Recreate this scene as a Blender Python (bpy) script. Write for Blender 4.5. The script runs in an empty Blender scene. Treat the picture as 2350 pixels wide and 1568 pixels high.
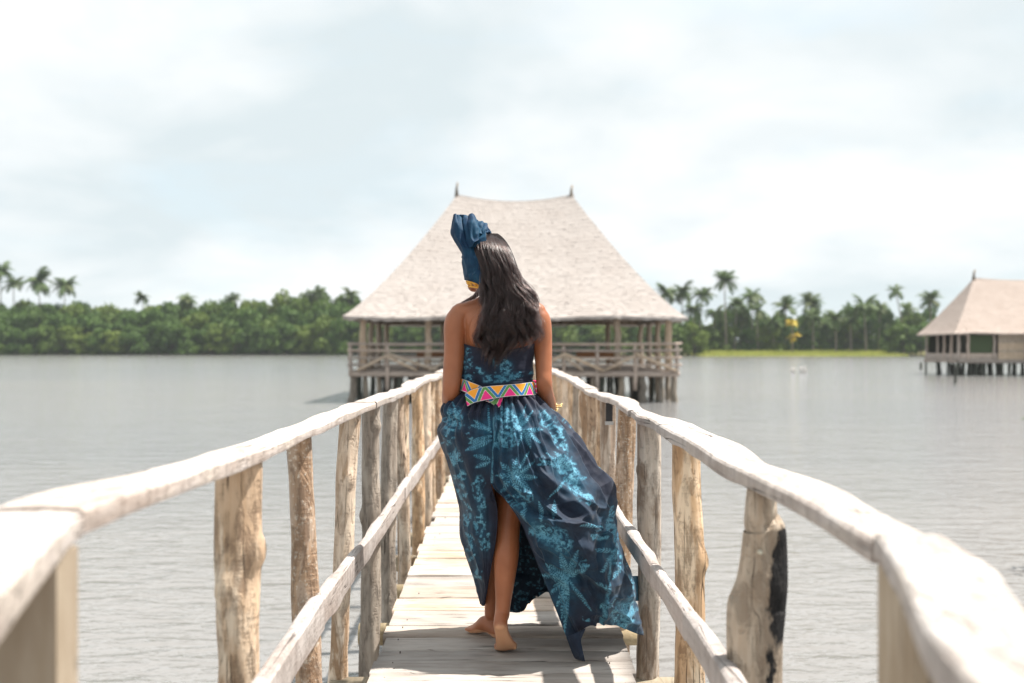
import bpy, bmesh, math, random
import numpy as np
from mathutils import Vector, Matrix

random.seed(7)
RNG = np.random.default_rng(11)
sc = bpy.context.scene
COL = sc.collection
R = math.radians

# ------------------------------------------------------------------ camera
CAM_Z = 1.2                      # eye height above the pier deck (deck top z = 0)
WATER_Z = -1.5
cam = bpy.data.cameras.new('camera')
cam_ob = bpy.data.objects.new('camera', cam)
COL.objects.link(cam_ob)
cam_ob.location = (0, 0, CAM_Z)
cam_ob.rotation_euler = (R(90), 0, 0)
cam.lens = 35.0
cam.sensor_width = 36.0
cam.shift_x = 25 / 2350
cam.shift_y = 16 / 2350
cam.clip_start = 0.05
cam.clip_end = 6000
cam.dof.use_dof = True
cam.dof.focus_distance = 3.95
cam.dof.aperture_fstop = 2.2
sc.camera = cam_ob

# ------------------------------------------------------------------ light
SUN_DIR = Vector((-0.45, -0.10, -1.0)).normalized()      # the way the light travels
sun = bpy.data.lights.new('sun', 'SUN')
sun.energy = 4.6
sun.angle = R(0.8)
sun.color = (1.0, 0.95, 0.88)
sun_ob = bpy.data.objects.new('sun', sun)
COL.objects.link(sun_ob)
sun_ob.rotation_euler = SUN_DIR.to_track_quat('-Z', 'Y').to_euler()
SUN_EL = math.asin(-SUN_DIR.z)
SUN_AZ = math.atan2(-SUN_DIR.x, -SUN_DIR.y)              # clockwise from +Y

world = bpy.data.worlds.new('World')
sc.world = world
world.use_nodes = True


class G:
    """small helper round a node tree"""
    def __init__(self, nt):
        self.nt = nt

    def n(self, typ, **kw):
        nd = self.nt.nodes.new(typ)
        for k, v in kw.items():
            if k == 'inp':
                for kk, vv in v.items():
                    if hasattr(vv, 'is_output') or isinstance(vv, bpy.types.NodeSocket):
                        self.nt.links.new(vv, nd.inputs[kk])
                    else:
                        nd.inputs[kk].default_value = vv
            else:
                setattr(nd, k, v)
        return nd

    def link(self, a, b):
        self.nt.links.new(a, b)

    def math(self, op, a, b=0.0, c=None, clamp=False):
        nd = self.n('ShaderNodeMath', operation=op, use_clamp=clamp)
        for i, v in enumerate((a, b) if c is None else (a, b, c)):
            if isinstance(v, bpy.types.NodeSocket):
                self.link(v, nd.inputs[i])
            else:
                nd.inputs[i].default_value = v
        return nd.outputs[0]

    def mix(self, f, a, b, blend='MIX'):
        nd = self.n('ShaderNodeMix', data_type='RGBA', blend_type=blend)
        for i, v in ((0, f), (6, a), (7, b)):
            if isinstance(v, bpy.types.NodeSocket):
                self.link(v, nd.inputs[i])
            else:
                nd.inputs[i].default_value = v if i == 0 else (tuple(v) + (1,) if len(v) == 3 else v)
        return nd.outputs[2]

    def ramp(self, f, stops, interp='LINEAR'):
        nd = self.n('ShaderNodeValToRGB')
        cr = nd.color_ramp
        cr.interpolation = interp
        while len(cr.elements) < len(stops):
            cr.elements.new(0.5)
        for e, (p, c) in zip(cr.elements, stops):
            e.position = p
            e.color = (c, c, c, 1) if isinstance(c, (int, float)) else tuple(c) + (1,)
        self.link(f, nd.inputs[0])
        return nd.outputs[0]

    def noise(self, vec, scale, detail=4, rough=0.55, dist=0.0, out=0):
        nd = self.n('ShaderNodeTexNoise')
        nd.inputs['Scale'].default_value = scale
        nd.inputs['Detail'].default_value = detail
        nd.inputs['Roughness'].default_value = rough
        nd.inputs['Distortion'].default_value = dist
        if vec is not None:
            self.link(vec, nd.inputs['Vector'])
        return nd.outputs[out]

    def mapping(self, vec, scale=(1, 1, 1), loc=(0, 0, 0), rot=(0, 0, 0)):
        nd = self.n('ShaderNodeMapping')
        nd.inputs['Scale'].default_value = scale
        nd.inputs['Location'].default_value = loc
        nd.inputs['Rotation'].default_value = rot
        self.link(vec, nd.inputs['Vector'])
        return nd.outputs[0]

    def bump(self, h, strength=0.3, dist=0.02, normal=None):
        nd = self.n('ShaderNodeBump')
        nd.inputs['Strength'].default_value = strength
        nd.inputs['Distance'].default_value = dist
        self.link(h, nd.inputs['Height'])
        if normal is not None:
            self.link(normal, nd.inputs['Normal'])
        return nd.outputs[0]


def build_world():
    nt = world.node_tree
    nt.nodes.clear()
    g = G(nt)
    sky = g.n('ShaderNodeTexSky', sky_type='NISHITA')
    sky.sun_disc = False
    sky.sun_elevation = SUN_EL
    sky.sun_rotation = SUN_AZ
    sky.air_density = 1.0
    sky.dust_density = 2.0
    tc = g.n('ShaderNodeTexCoord').outputs['Generated']
    sep = g.n('ShaderNodeSeparateXYZ')
    g.link(tc, sep.inputs[0])
    zc = g.math('ADD', g.math('MAXIMUM', sep.outputs[2], 0.0), 0.26)
    px = g.math('DIVIDE', sep.outputs[0], zc)
    py = g.math('DIVIDE', sep.outputs[1], zc)
    cmb = g.n('ShaderNodeCombineXYZ')
    g.link(px, cmb.inputs[0])
    g.link(py, cmb.inputs[1])
    v = cmb.outputs[0]
    big = g.noise(g.mapping(v, loc=(3.3, 1.7, 0)), 1.15, 4, 0.5, 0.3)
    mid = g.noise(g.mapping(v, loc=(9.1, 4.2, 2)), 1.7, 6, 0.55, 0.5)
    # grey bellies of the cloud sheet
    puff = g.noise(g.mapping(v, loc=(1.3, 7.7, 4)), 2.6, 6, 0.6, 0.4)
    grey = g.ramp(g.math('ADD', g.math('MULTIPLY', big, 0.78), g.math('MULTIPLY', puff, 0.22)), [(0.42, 0.0), (0.60, 1.0)])
    thin = g.ramp(mid, [(0.47, 0.0), (0.74, 1.0)])
    blue_sky = g.mix(0.75, sky.outputs[0], (3.9, 4.7, 5.0))
    cloud = g.mix(grey, (4.85, 4.98, 5.02), (3.6, 4.02, 4.18))
    col = g.mix(g.math('MULTIPLY', thin, 0.6), cloud, blue_sky)
    bg = g.n('ShaderNodeBackground')
    bg.inputs['Strength'].default_value = 0.1
    g.link(col, bg.inputs['Color'])
    out = g.n('ShaderNodeOutputWorld')
    g.link(bg.outputs[0], out.inputs['Surface'])


build_world()

sc.view_settings.view_transform = 'Standard'
sc.view_settings.look = 'None'
sc.view_settings.exposure = 1.08
sc.view_settings.gamma = 1.0
sc.view_settings.use_curve_mapping = False
sc.render.engine = 'CYCLES'
sc.cycles.use_denoising = True
sc.cycles.max_bounces = 8
sc.cycles.diffuse_bounces = 3
sc.cycles.glossy_bounces = 3
sc.cycles.transmission_bounces = 3
sc.cycles.transparent_max_bounces = 8
sc.cycles.volume_bounces = 1
sc.cycles.sample_clamp_indirect = 8

# ------------------------------------------------------------------ general helpers
FPX = 2350 * 35 / 36


def at(px, py, depth):
    """a point on the sight line through a picture position, at a real distance along +Y"""
    return Vector(((px - 1150) / FPX * depth, depth, CAM_Z - (py - 800) / FPX * depth))


def empty(name, loc=(0, 0, 0)):
    o = bpy.data.objects.new(name, None)
    COL.objects.link(o)
    o.location = loc
    o.empty_display_size = 0.1
    return o


def tag(o, label=None, cat=None, group=None, kind=None):
    if label:
        o['label'] = label
    if cat:
        o['category'] = cat
    if group:
        o['group'] = group
    if kind:
        o['kind'] = kind
    return o


def put(name, me, mat, parent=None, loc=None, smooth=True, sharp=False):
    """link a mesh whose vertices are in world space (or relative to loc)"""
    o = bpy.data.objects.new(name, me)
    COL.objects.link(o)
    if mat is not None and len(me.materials) == 0:
        me.materials.append(mat)
    if smooth:
        me.shade_smooth()
        if sharp:
            me.set_sharp_from_angle(angle=R(32))
    if loc is not None:
        o.location = loc
    if parent is not None:
        o.parent = parent
        # children keep world placement: every thing's empty is unrotated, unit scale
        if loc is None:
            o.location = -Vector(parent.location)
            pp = parent.parent
            while pp is not None:
                o.location -= Vector(pp.location)
                pp = pp.parent
    return o


def mesh(name, verts, faces):
    me = bpy.data.meshes.new(name)
    me.from_pydata([tuple(map(float, v)) for v in verts], [], [tuple(int(i) for i in f) for f in faces])
    me.update()
    return me


class MB:
    """collects simple shapes into one mesh"""
    def __init__(self):
        self.v = []
        self.f = []

    def add(self, verts, faces):
        o = len(self.v)
        self.v.extend(verts)
        self.f.extend([tuple(i + o for i in f) for f in faces])
        return self

    def box(self, lo, hi):
        x0, y0, z0 = lo
        x1, y1, z1 = hi
        v = [(x0, y0, z0), (x1, y0, z0), (x1, y1, z0), (x0, y1, z0), (x0, y0, z1), (x1, y0, z1), (x1, y1, z1), (x0, y1, z1)]
        f = [(0, 3, 2, 1), (4, 5, 6, 7), (0, 1, 5, 4), (1, 2, 6, 5), (2, 3, 7, 6), (3, 0, 4, 7)]
        return self.add(v, f)

    def tube(self, pts, rad, n=8, cap=True):
        v, f = tube(pts, rad, n, cap)
        return self.add(v, f)

    def bar(self, a, b, w, h=None):
        """rectangular bar between two points"""
        a, b = Vector(a), Vector(b)
        h = h or w
        d = (b - a).normalized()
        up = Vector((0, 0, 1)) if abs(d.z) < 0.95 else Vector((0, 1, 0))
        s = d.cross(up).normalized()
        u = s.cross(d)
        v = []
        for p in (a, b):
            for i, j in ((-1, -1), (1, -1), (1, 1), (-1, 1)):
                v.append(tuple(p + s * i * w / 2 + u * j * h / 2))
        f = [(3, 2, 1, 0), (4, 5, 6, 7), (0, 1, 5, 4), (1, 2, 6, 5), (2, 3, 7, 6), (3, 0, 4, 7)]
        return self.add(v, f)

    def mesh(self, name):
        return mesh(name, self.v, self.f)


def frames(pts):
    pts = [Vector(p) for p in pts]
    out = []
    ref = None
    for i, p in enumerate(pts):
        a = pts[max(i - 1, 0)]
        b = pts[min(i + 1, len(pts) - 1)]
        d = (b - a).normalized()
        if ref is None:
            ref = Vector((1, 0, 0)) if abs(d.x) < 0.9 else Vector((0, 1, 0))
        s = (ref - d * ref.dot(d)).normalized()
        ref = s
        out.append((p, d, s, d.cross(s)))
    return out


def tube(pts, rad, n=8, cap=True):
    """rad: per point r or (a, b) with a along x-ish, b along the other axis"""
    v, f = [], []
    fr = frames(pts)
    for (p, d, s, u), r in zip(fr, rad):
        a, b = (r, r) if isinstance(r, (int, float, np.floating)) else r
        for k in range(n):
            t = 2 * math.pi * k / n
            v.append(tuple(p + s * (a * math.cos(t)) + u * (b * math.sin(t))))
    m = len(pts)
    for i in range(m - 1):
        for k in range(n):
            k2 = (k + 1) % n
            f.append((i * n + k, i * n + k2, (i + 1) * n + k2, (i + 1) * n + k))
    if cap:
        f.append(tuple(range(n - 1, -1, -1)))
        f.append(tuple((m - 1) * n + k for k in range(n)))
    return v, f


def crom(pts, m):
    """Catmull-Rom through rows of pts (K, D) resampled to m points"""
    P = np.asarray(pts, float)
    K = len(P)
    t = np.linspace(0, K - 1, m)
    i = np.clip(np.floor(t).astype(int), 0, K - 2)
    u = (t - i)[:, None]
    e0 = 2 * P[0] - P[1]
    e1 = 2 * P[-1] - P[-2]
    E = np.vstack([e0[None], P, e1[None]])
    p0, p1, p2, p3 = E[i], E[i + 1], E[i + 2], E[i + 3]
    return 0.5 * ((2 * p1) + (-p0 + p2) * u + (2 * p0 - 5 * p1 + 4 * p2 - p3) * u ** 2 + (-p0 + 3 * p1 - 3 * p2 + p3) * u ** 3)


def hash3(i, j, k, seed):
    h = (i.astype(np.int64) * 374761393 + j.astype(np.int64) * 668265263 + k.astype(np.int64) * 2147483647 + seed * 974711) & 0xFFFFFFFF
    h = ((h ^ (h >> 13)) * 1274126177) & 0xFFFFFFFF
    h = h ^ (h >> 16)
    return (h & 0xFFFF) / 65535.0


def vnoise(P, scale=1.0, seed=0):
    """smooth value noise in -1..1 for (N,3) points"""
    P = np.asarray(P, float) * scale
    I = np.floor(P).astype(int)
    F = P - I
    F = F * F * F * (F * (F * 6 - 15) + 10)
    out = 0
    for a in (0, 1):
        for b in (0, 1):
            for c in (0, 1):
                w = (F[:, 0] if a else 1 - F[:, 0]) * (F[:, 1] if b else 1 - F[:, 1]) * (F[:, 2] if c else 1 - F[:, 2])
                out = out + w * hash3(I[:, 0] + a, I[:, 1] + b, I[:, 2] + c, seed)
    return out * 2 - 1


def fbm(P, scale=1.0, seed=0, octv=4):
    s, a, o = 0, 1.0, 0
    for k in range(octv):
        o = o + a * vnoise(P, scale * 2 ** k, seed + k)
        s += a
        a *= 0.5
    return o / s


def grid_faces(nr, nc, wrap=False):
    f = []
    for i in range(nr - 1):
        for j in range(nc - 1 if not wrap else nc):
            j2 = (j + 1) % nc
            f.append((i * nc + j, i * nc + j2, (i + 1) * nc + j2, (i + 1) * nc + j))
    return f


def np_mesh(name, V, F):
    V = np.asarray(V, np.float32)
    F = np.asarray(F, np.int32)
    me = bpy.data.meshes.new(name)
    me.vertices.add(len(V))
    me.vertices.foreach_set('co', V.ravel())
    nf, k = F.shape
    me.loops.add(nf * k)
    me.loops.foreach_set('vertex_index', F.ravel())
    me.polygons.add(nf)
    me.polygons.foreach_set('loop_start', np.arange(0, nf * k, k, dtype=np.int32))
    me.update(calc_edges=True)
    me.validate()
    return me


# ------------------------------------------------------------------ materials
def new_mat(name):
    m = bpy.data.materials.new(name)
    m.use_nodes = True
    nt = m.node_tree
    nt.nodes.clear()
    g = G(nt)
    b = g.n('ShaderNodeBsdfPrincipled')
    o = g.n('ShaderNodeOutputMaterial')
    g.link(b.outputs[0], o.inputs['Surface'])
    return m, g, b


def wood_mat(name, light, mid, dark, axis='z', rough=0.75, crack=0.5, speck=0.0, bump=0.5, patch=None, scale=1.0, specks=None, bark=0.0):
    """weathered wood: long grain, blotches, hairline cracks; varies from piece to piece"""
    m, g, b = new_mat(name)
    tc = g.n('ShaderNodeTexCoord').outputs['Object']
    rnd = g.n('ShaderNodeObjectInfo').outputs['Random']
    off = g.n('ShaderNodeCombineXYZ')
    g.link(g.math('MULTIPLY', rnd, 37.0), off.inputs[0])
    g.link(g.math('MULTIPLY', rnd, 19.0), off.inputs[1])
    add = g.n('ShaderNodeVectorMath', operation='ADD')
    g.link(tc, add.inputs[0])
    g.link(off.outputs[0], add.inputs[1])
    v = add.outputs[0]
    st = {'x': (0.09, 1, 1), 'y': (1, 0.09, 1), 'z': (1, 1, 0.09)}[axis]
    st = tuple(s * scale for s in st)
    grain = g.noise(g.mapping(v, scale=st), 60, 5, 0.6, 0.3)
    blot = g.noise(g.mapping(v, scale=tuple(s ** 0.5 for s in st)), 7, 4, 0.6, 0.4)
    fine = g.noise(v, 90, 3, 0.6)
    c = g.mix(g.ramp(grain, [(0.3, 0), (0.7, 1)]), mid, light)
    c = g.mix(g.ramp(blot, [(0.42, 0), (0.68, 0.75)]), c, dark)
    if patch:
        pn = g.noise(g.mapping(v, scale=tuple(s ** 0.6 for s in st)), 11, 5, 0.65, 0.6)
        c = g.mix(g.ramp(pn, [(0.50, 0), (0.60, 1)]), c, patch)
    if specks:
        sp = g.noise(g.mapping(v, loc=(4, 9, 2)), 75, 3, 0.7)
        c = g.mix(g.ramp(sp, [(0.56, 0), (0.63, 0.85)]), c, specks)
    bk = None
    if bark:
        # flaky bark: ragged dark fissures and fine cross wrinkles
        f1 = g.noise(g.mapping(v, scale=(1, 1, 0.35), loc=(7, 3, 5)), 26, 5, 0.7, 0.8)
        f2 = g.noise(g.mapping(v, scale=(0.35, 0.35, 3.0), loc=(1, 8, 2)), 34, 3, 0.6, 0.5)
        bk = g.ramp(g.math('ADD', g.math('MULTIPLY', f1, 0.86), g.math('MULTIPLY', f2, 0.14)), [(0.40, 1.0), (0.52, 0.0)])
        c = g.mix(g.math('MULTIPLY', bk, bark), c, tuple(x * 0.62 for x in dark))
    vs = g.mapping(v, scale=tuple(s if s > 0.5 * scale else s * 0.4 for s in st))
    ck = g.noise(vs, 17, 2, 0.5, 0.25)
    gate = g.ramp(g.noise(g.mapping(v, loc=(2, 6, 1)), 5, 2), [(0.46, 0), (0.56, 1)])
    ckm = g.math('MULTIPLY', gate, g.ramp(g.math('ABSOLUTE', g.math('SUBTRACT', ck, 0.5)), [(0.0, 1.0), (0.010, 0.0)]))
    c = g.mix(g.math('MULTIPLY', ckm, crack), c, tuple(x * 0.25 for x in dark))
    hsv = g.n('ShaderNodeHueSaturation')
    g.link(c, hsv.inputs['Color'])
    g.link(g.math('MULTIPLY_ADD', rnd, 0.35, 0.83), hsv.inputs['Value'])
    g.link(g.math('MULTIPLY_ADD', rnd, 0.3, 0.8), hsv.inputs['Saturation'])
    g.link(hsv.outputs[0], b.inputs['Base Color'])
    b.inputs['Roughness'].default_value = rough
    b.inputs['Specular IOR Level'].default_value = 0.3
    h = g.math('ADD', g.math('MULTIPLY', grain, 0.6), g.math('MULTIPLY', fine, 0.25))
    h = g.math('SUBTRACT', h, g.math('MULTIPLY', ckm, 0.8 * crack))
    if bk is not None:
        h = g.math('SUBTRACT', h, g.math('MULTIPLY', bk, 0.5))
    g.link(g.bump(h, bump, 0.006), b.inputs['Normal'])
    return m


M = {}
M['deck'] = wood_mat('deck_wood', (0.49, 0.445, 0.405), (0.405, 0.355, 0.315), (0.26, 0.21, 0.175), 'x', 0.7, 1.0, bump=0.7)
M['deck_tan'] = wood_mat('deck_wood_tan', (0.50, 0.425, 0.36), (0.42, 0.33, 0.26), (0.28, 0.20, 0.145), 'x', 0.7, 1.0, bump=0.7)
M['rail'] = wood_mat('handrail_wood', (0.57, 0.525, 0.495), (0.48, 0.425, 0.39), (0.31, 0.24, 0.20), 'y', 0.7, 1.0, bump=0.9, patch=(0.50, 0.44, 0.39), bark=0.28)
M['lower'] = wood_mat('lower_rail_wood', (0.52, 0.475, 0.45), (0.43, 0.38, 0.355), (0.29, 0.23, 0.20), 'y', 0.7, 0.9, bump=0.8, bark=0.3)
M['pole_tan'] = wood_mat('pole_tan', (0.68, 0.505, 0.35), (0.54, 0.37, 0.23), (0.25, 0.155, 0.095), 'z', 0.75, 1.0, bump=1.0, patch=(0.70, 0.57, 0.43), bark=0.62)
M['pole_brown'] = wood_mat('pole_brown_bark', (0.47, 0.32, 0.205), (0.38, 0.24, 0.145), (0.26, 0.155, 0.09), 'z', 0.85, 0.5, bump=1.0, scale=1.6, specks=(0.66, 0.58, 0.48), patch=(0.46, 0.34, 0.25), bark=0.7)
M['pole_pale'] = wood_mat('pole_pale_bark', (0.74, 0.63, 0.52), (0.64, 0.52, 0.40), (0.42, 0.29, 0.20), 'z', 0.8, 0.7, bump=1.0, patch=(0.33, 0.22, 0.14), bark=0.5)
M['pole_grey'] = wood_mat('pole_grey_split', (0.52, 0.45, 0.37), (0.42, 0.33, 0.25), (0.17, 0.125, 0.09), 'z', 0.85, 1.0, bump=1.0, bark=0.4)
M['square'] = wood_mat('sawn_post_wood', (0.46, 0.38, 0.29), (0.36, 0.28, 0.19), (0.26, 0.19, 0.12), 'z', 0.75, 0.5)
M['char'] = wood_mat('charred_wood', (0.030, 0.026, 0.025), (0.016, 0.014, 0.014), (0.008, 0.007, 0.007), 'z', 0.85, 0.6, bump=0.9)
M['beam'] = wood_mat('under_beam_wood', (0.40, 0.33, 0.22), (0.32, 0.25, 0.15), (0.2, 0.15, 0.1), 'y', 0.8, 0.5)
M['grey_timber'] = wood_mat('grey_timber', (0.50, 0.42, 0.36), (0.40, 0.33, 0.28), (0.28, 0.22, 0.19), 'x', 0.85, 0.4)
M['pav_pole'] = wood_mat('pavilion_pole', (0.56, 0.46, 0.36), (0.47, 0.37, 0.28), (0.34, 0.26, 0.19), 'z', 0.85, 0.4)
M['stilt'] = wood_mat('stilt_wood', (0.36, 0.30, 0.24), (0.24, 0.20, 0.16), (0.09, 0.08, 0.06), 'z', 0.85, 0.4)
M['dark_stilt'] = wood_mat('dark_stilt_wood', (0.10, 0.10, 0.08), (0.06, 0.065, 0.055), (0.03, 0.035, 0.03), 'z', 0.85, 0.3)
M['orange_wood'] = wood_mat('varnished_wood', (0.34, 0.16, 0.06), (0.26, 0.11, 0.04), (0.16, 0.07, 0.03), 'x', 0.45, 0.3)


def simple_mat(name, col, rough=0.6, spec=0.5, metal=0.0, bump=0.0, bscale=80):
    m, g, b = new_mat(name)
    tc = g.n('ShaderNodeTexCoord').outputs['Object']
    n = g.noise(tc, bscale, 3)
    g.link(g.mix(g.ramp(n, [(0.3, 0), (0.7, 1)]), tuple(c * 0.85 for c in col), tuple(min(1, c * 1.12) for c in col)), b.inputs['Base Color'])
    b.inputs['Roughness'].default_value = rough
    b.inputs['Specular IOR Level'].default_value = spec
    b.inputs['Metallic'].default_value = metal
    if bump:
        g.link(g.bump(n, bump, 0.004), b.inputs['Normal'])
    return m


def thatch_mat(name, tone):
    m, g, b = new_mat(name)
    tc = g.n('ShaderNodeTexCoord').outputs['Object']
    streak = g.noise(g.mapping(tc, scale=(1, 1, 0.3)), 7, 6, 0.7)
    blot = g.noise(tc, 0.7, 5, 0.6)
    band = g.noise(g.mapping(tc, scale=(0.10, 0.10, 1)), 4.5, 3, 0.6)
    c = g.mix(g.ramp(streak, [(0.3, 0), (0.7, 1)]), (0.375, 0.34, 0.318), (0.425, 0.39, 0.368))
    c = g.mix(g.ramp(blot, [(0.42, 0), (0.7, 0.5)]), c, (0.345, 0.305, 0.28))
    c = g.mix(g.ramp(band, [(0.5, 0), (0.72, 0.45)]), c, (0.47, 0.43, 0.405))
    c = g.mix(1.0, c, tone, 'MULTIPLY')
    g.link(c, b.inputs['Base Color'])
    b.inputs['Roughness'].default_value = 0.9
    b.inputs['Specular IOR Level'].default_value = 0.15
    g.link(g.bump(streak, 0.2, 0.025), b.inputs['Normal'])
    return m


M['thatch'] = thatch_mat('thatch', (0.96, 0.95, 0.945))
M['thatch_warm'] = thatch_mat('warm_thatch', (1.06, 0.965, 0.905))


def leaf_mat(name, c1, c2, c3, sc_=0.5, trans=0.25):
    m, g, b = new_mat(name)
    tc = g.n('ShaderNodeTexCoord').outputs['Object']
    rnd = g.n('ShaderNodeObjectInfo').outputs['Random']
    n = g.noise(tc, sc_, 4, 0.6)
    c = g.mix(g.ramp(n, [(0.35, 0), (0.62, 1)]), c1, c2)
    c = g.mix(g.math('MULTIPLY', g.ramp(rnd, [(0.55, 0), (1.0, 1)]), 0.7), c, c3)
    g.link(c, b.inputs['Base Color'])
    b.inputs['Roughness'].default_value = 0.6
    b.inputs['Specular IOR Level'].default_value = 0.25
    tr = g.n('ShaderNodeBsdfTranslucent')
    g.link(c, tr.inputs['Color'])
    mx = g.n('ShaderNodeMixShader')
    mx.inputs[0].default_value = trans
    g.link(b.outputs[0], mx.inputs[1])
    g.link(tr.outputs[0], mx.inputs[2])
    out = [x for x in g.nt.nodes if x.type == 'OUTPUT_MATERIAL'][0]
    g.link(mx.outputs[0], out.inputs['Surface'])
    return m


M['mangrove'] = leaf_mat('mangrove_leaf', (0.038, 0.090, 0.018), (0.115, 0.185, 0.026), (0.16, 0.205, 0.03), 0.2)
M['palm'] = leaf_mat('palm_leaf', (0.050, 0.098, 0.024), (0.090, 0.135, 0.034), (0.12, 0.13, 0.045), 1.2)
M['palm_yellow'] = leaf_mat('yellow_leaf', (0.46, 0.35, 0.03), (0.55, 0.43, 0.05), (0.45, 0.26, 0.05), 1.2)
M['trunk'] = simple_mat('palm_trunk', (0.24, 0.20, 0.16), 0.9, 0.2, bump=0.4, bscale=3)
M['bough'] = simple_mat('mangrove_wood', (0.11, 0.09, 0.07), 0.9, 0.2)
M['grass'] = leaf_mat('bank_grass', (0.36, 0.42, 0.08), (0.50, 0.50, 0.12), (0.46, 0.46, 0.12), 0.8)


def water_mat():
    m, g, b = new_mat('lagoon_water')
    tc = g.n('ShaderNodeTexCoord').outputs['Object']
    w1 = g.noise(g.mapping(tc, scale=(0.55, 1.5, 1), rot=(0, 0, R(8))), 1.7, 3, 0.5, 0.6)
    w2 = g.noise(g.mapping(tc, scale=(0.9, 2.0, 1), rot=(0, 0, R(-6)), loc=(5, 3, 0)), 4.2, 3, 0.55, 0.4)
    w3 = g.noise(g.mapping(tc, scale=(0.06, 0.16, 1)), 1.0, 3, 0.5)
    patch = g.noise(g.mapping(tc, scale=(0.02, 0.05, 1)), 1.0, 3, 0.5)
    h = g.math('ADD', g.math('MULTIPLY', w1, 1.0), g.math('MULTIPLY', w2, 0.42))
    h = g.math('ADD', h, g.math('MULTIPLY', w3, 1.2))
    c = g.mix(g.ramp(patch, [(0.35, 0), (0.65, 1)]), (0.185, 0.185, 0.186), (0.212, 0.204, 0.196))
    g.link(c, b.inputs['Base Color'])
    # open water away from the pier lies calmer
    sp = g.n('ShaderNodeSeparateXYZ')
    g.link(tc, sp.inputs[0])
    far = g.n('ShaderNodeMapRange', interpolation_type='SMOOTHSTEP', inp={1: 4.0, 2: 150.0, 3: 0.0, 4: 1.0})
    g.link(sp.outputs[1], far.inputs[0])
    far = far.outputs[0]
    b.inputs['Roughness'].default_value = 0.11
    h = g.math('MULTIPLY', h, g.math('MULTIPLY_ADD', far, -0.35, 1.0))
    b.inputs['IOR'].default_value = 1.33
    b.inputs['Specular IOR Level'].default_value = 0.8
    g.link(g.bump(h, 0.66, 0.125), b.inputs['Normal'])
    return m


M['water'] = water_mat()

# ================================================================== setting: water, shores
me = mesh('water', [(-740, -540, WATER_Z), (740, -540, WATER_Z), (740, 800, WATER_Z), (-740, 800, WATER_Z)], [(0, 1, 2, 3)])
tag(put('water', me, M['water'], smooth=False), 'grey brown lagoon water with small wind ripples', kind='structure')


def shore():
    """low muddy land behind the waterline: far on the left, nearer on the right"""
    xs = np.linspace(-700, 700, 141)
    rows = []
    line = np.where(xs < 30, 402, np.where(xs > 60, 346, 402 - (xs - 30) / 30 * 56)) + 1.5 * np.sin(xs * 0.11) + np.sin(xs * 0.37)
    V = []
    prof = [(-2, -2.2), (1.5, -1.42), (8, -1.2), (26, -0.1), (60, 1.0), (400, 6)]
    for dy, z in prof:
        for x, l in zip(xs, line):
            V.append((x, l + dy, z))
    me = mesh('far_bank', V, grid_faces(len(prof), len(xs)))
    m = simple_mat('bank_soil', (0.16, 0.15, 0.07), 0.9, 0.1, bscale=0.4)
    tag(put('far_bank', me, m), 'low muddy far bank of the lagoon', kind='structure')


shore()


def grass():
    V, F = [], []
    rng = np.random.default_rng(5)
    for k in range(9000):
        x = rng.uniform(68, 142)
        dy = rng.uniform(0.5, 34)
        y = 346 + dy
        z = np.interp(dy, [-2, 1.5, 8, 26, 60], [-2.2, -1.42, -1.2, -0.1, 1.0]) - 0.05
        h = rng.uniform(0.4, 1.1)
        w = rng.uniform(0.15, 0.35)
        a = rng.uniform(0, 3.14)
        dx, dyy = math.cos(a) * w, math.sin(a) * w
        lx, ly = rng.normal(0, 0.15, 2)
        o = len(V)
        V += [(x - dx, y - dyy, z), (x + dx, y + dyy, z), (x + lx + dx * .3, y + ly, z + h), (x + lx - dx * .3, y + ly, z + h)]
        F.append((o, o + 1, o + 2, o + 3))
    o = put('grass', mesh('grass', V, F), M['grass'], smooth=False)
    tag(o, 'strip of bright yellow green grass along the right far bank', 'grass', kind='stuff')


grass()


def crown_mesh(name, seed, w, h, base, nlobes, nleaf, leaf):
    rng = np.random.default_rng(int(seed) + 1000)
    c = []
    for i in range(nlobes):
        a = rng.uniform(0, 2 * math.pi)
        zz = rng.uniform(0, 1)
        rr = w / 2 * (0.75 * math.sqrt(max(0.05, 1 - (abs(zz - 0.4) / 0.75) ** 2))) * math.sqrt(rng.uniform(0.15, 1))
        c.append((rr * math.cos(a), rr * math.sin(a), base + zz * (h - base) * 0.86, rng.uniform(0.13, 0.24) * w))
    c.append((0, 0, h - 0.16 * w, 0.17 * w))
    c = np.array(c)
    idx = rng.integers(0, len(c), nleaf)
    d = rng.normal(size=(nleaf, 3))
    d /= np.linalg.norm(d, axis=1)[:, None]
    d[:, 2] = np.where(d[:, 2] < -0.3, -d[:, 2], d[:, 2])
    p = c[idx, :3] + d * c[idx, 3:4] * rng.uniform(0.6, 1.12, (nleaf, 1))
    nrm = d + rng.normal(0, 0.55, (nleaf, 3))
    nrm /= np.linalg.norm(nrm, axis=1)[:, None]
    t = np.cross(nrm, rng.normal(size=(nleaf, 3)))
    t /= np.linalg.norm(t, axis=1)[:, None]
    b = np.cross(nrm, t)
    s = leaf * rng.uniform(0.5, 1.2, (nleaf, 1))
    V = np.stack([p - t * s, p - b * s * 0.5, p + t * s, p + b * s * 0.5], 1).reshape(-1, 3)
    F = np.arange(nleaf * 4).reshape(-1, 4)
    me = np_mesh(name, V, F)
    me.materials.append(M['mangrove'])
    return me


CROWNS = [crown_mesh('mangrove_crown', 20 + i, 1.0, 1.0, 0.02 if i % 2 else 0.06, 22, 2600, 0.055) for i in range(6)]


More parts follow.
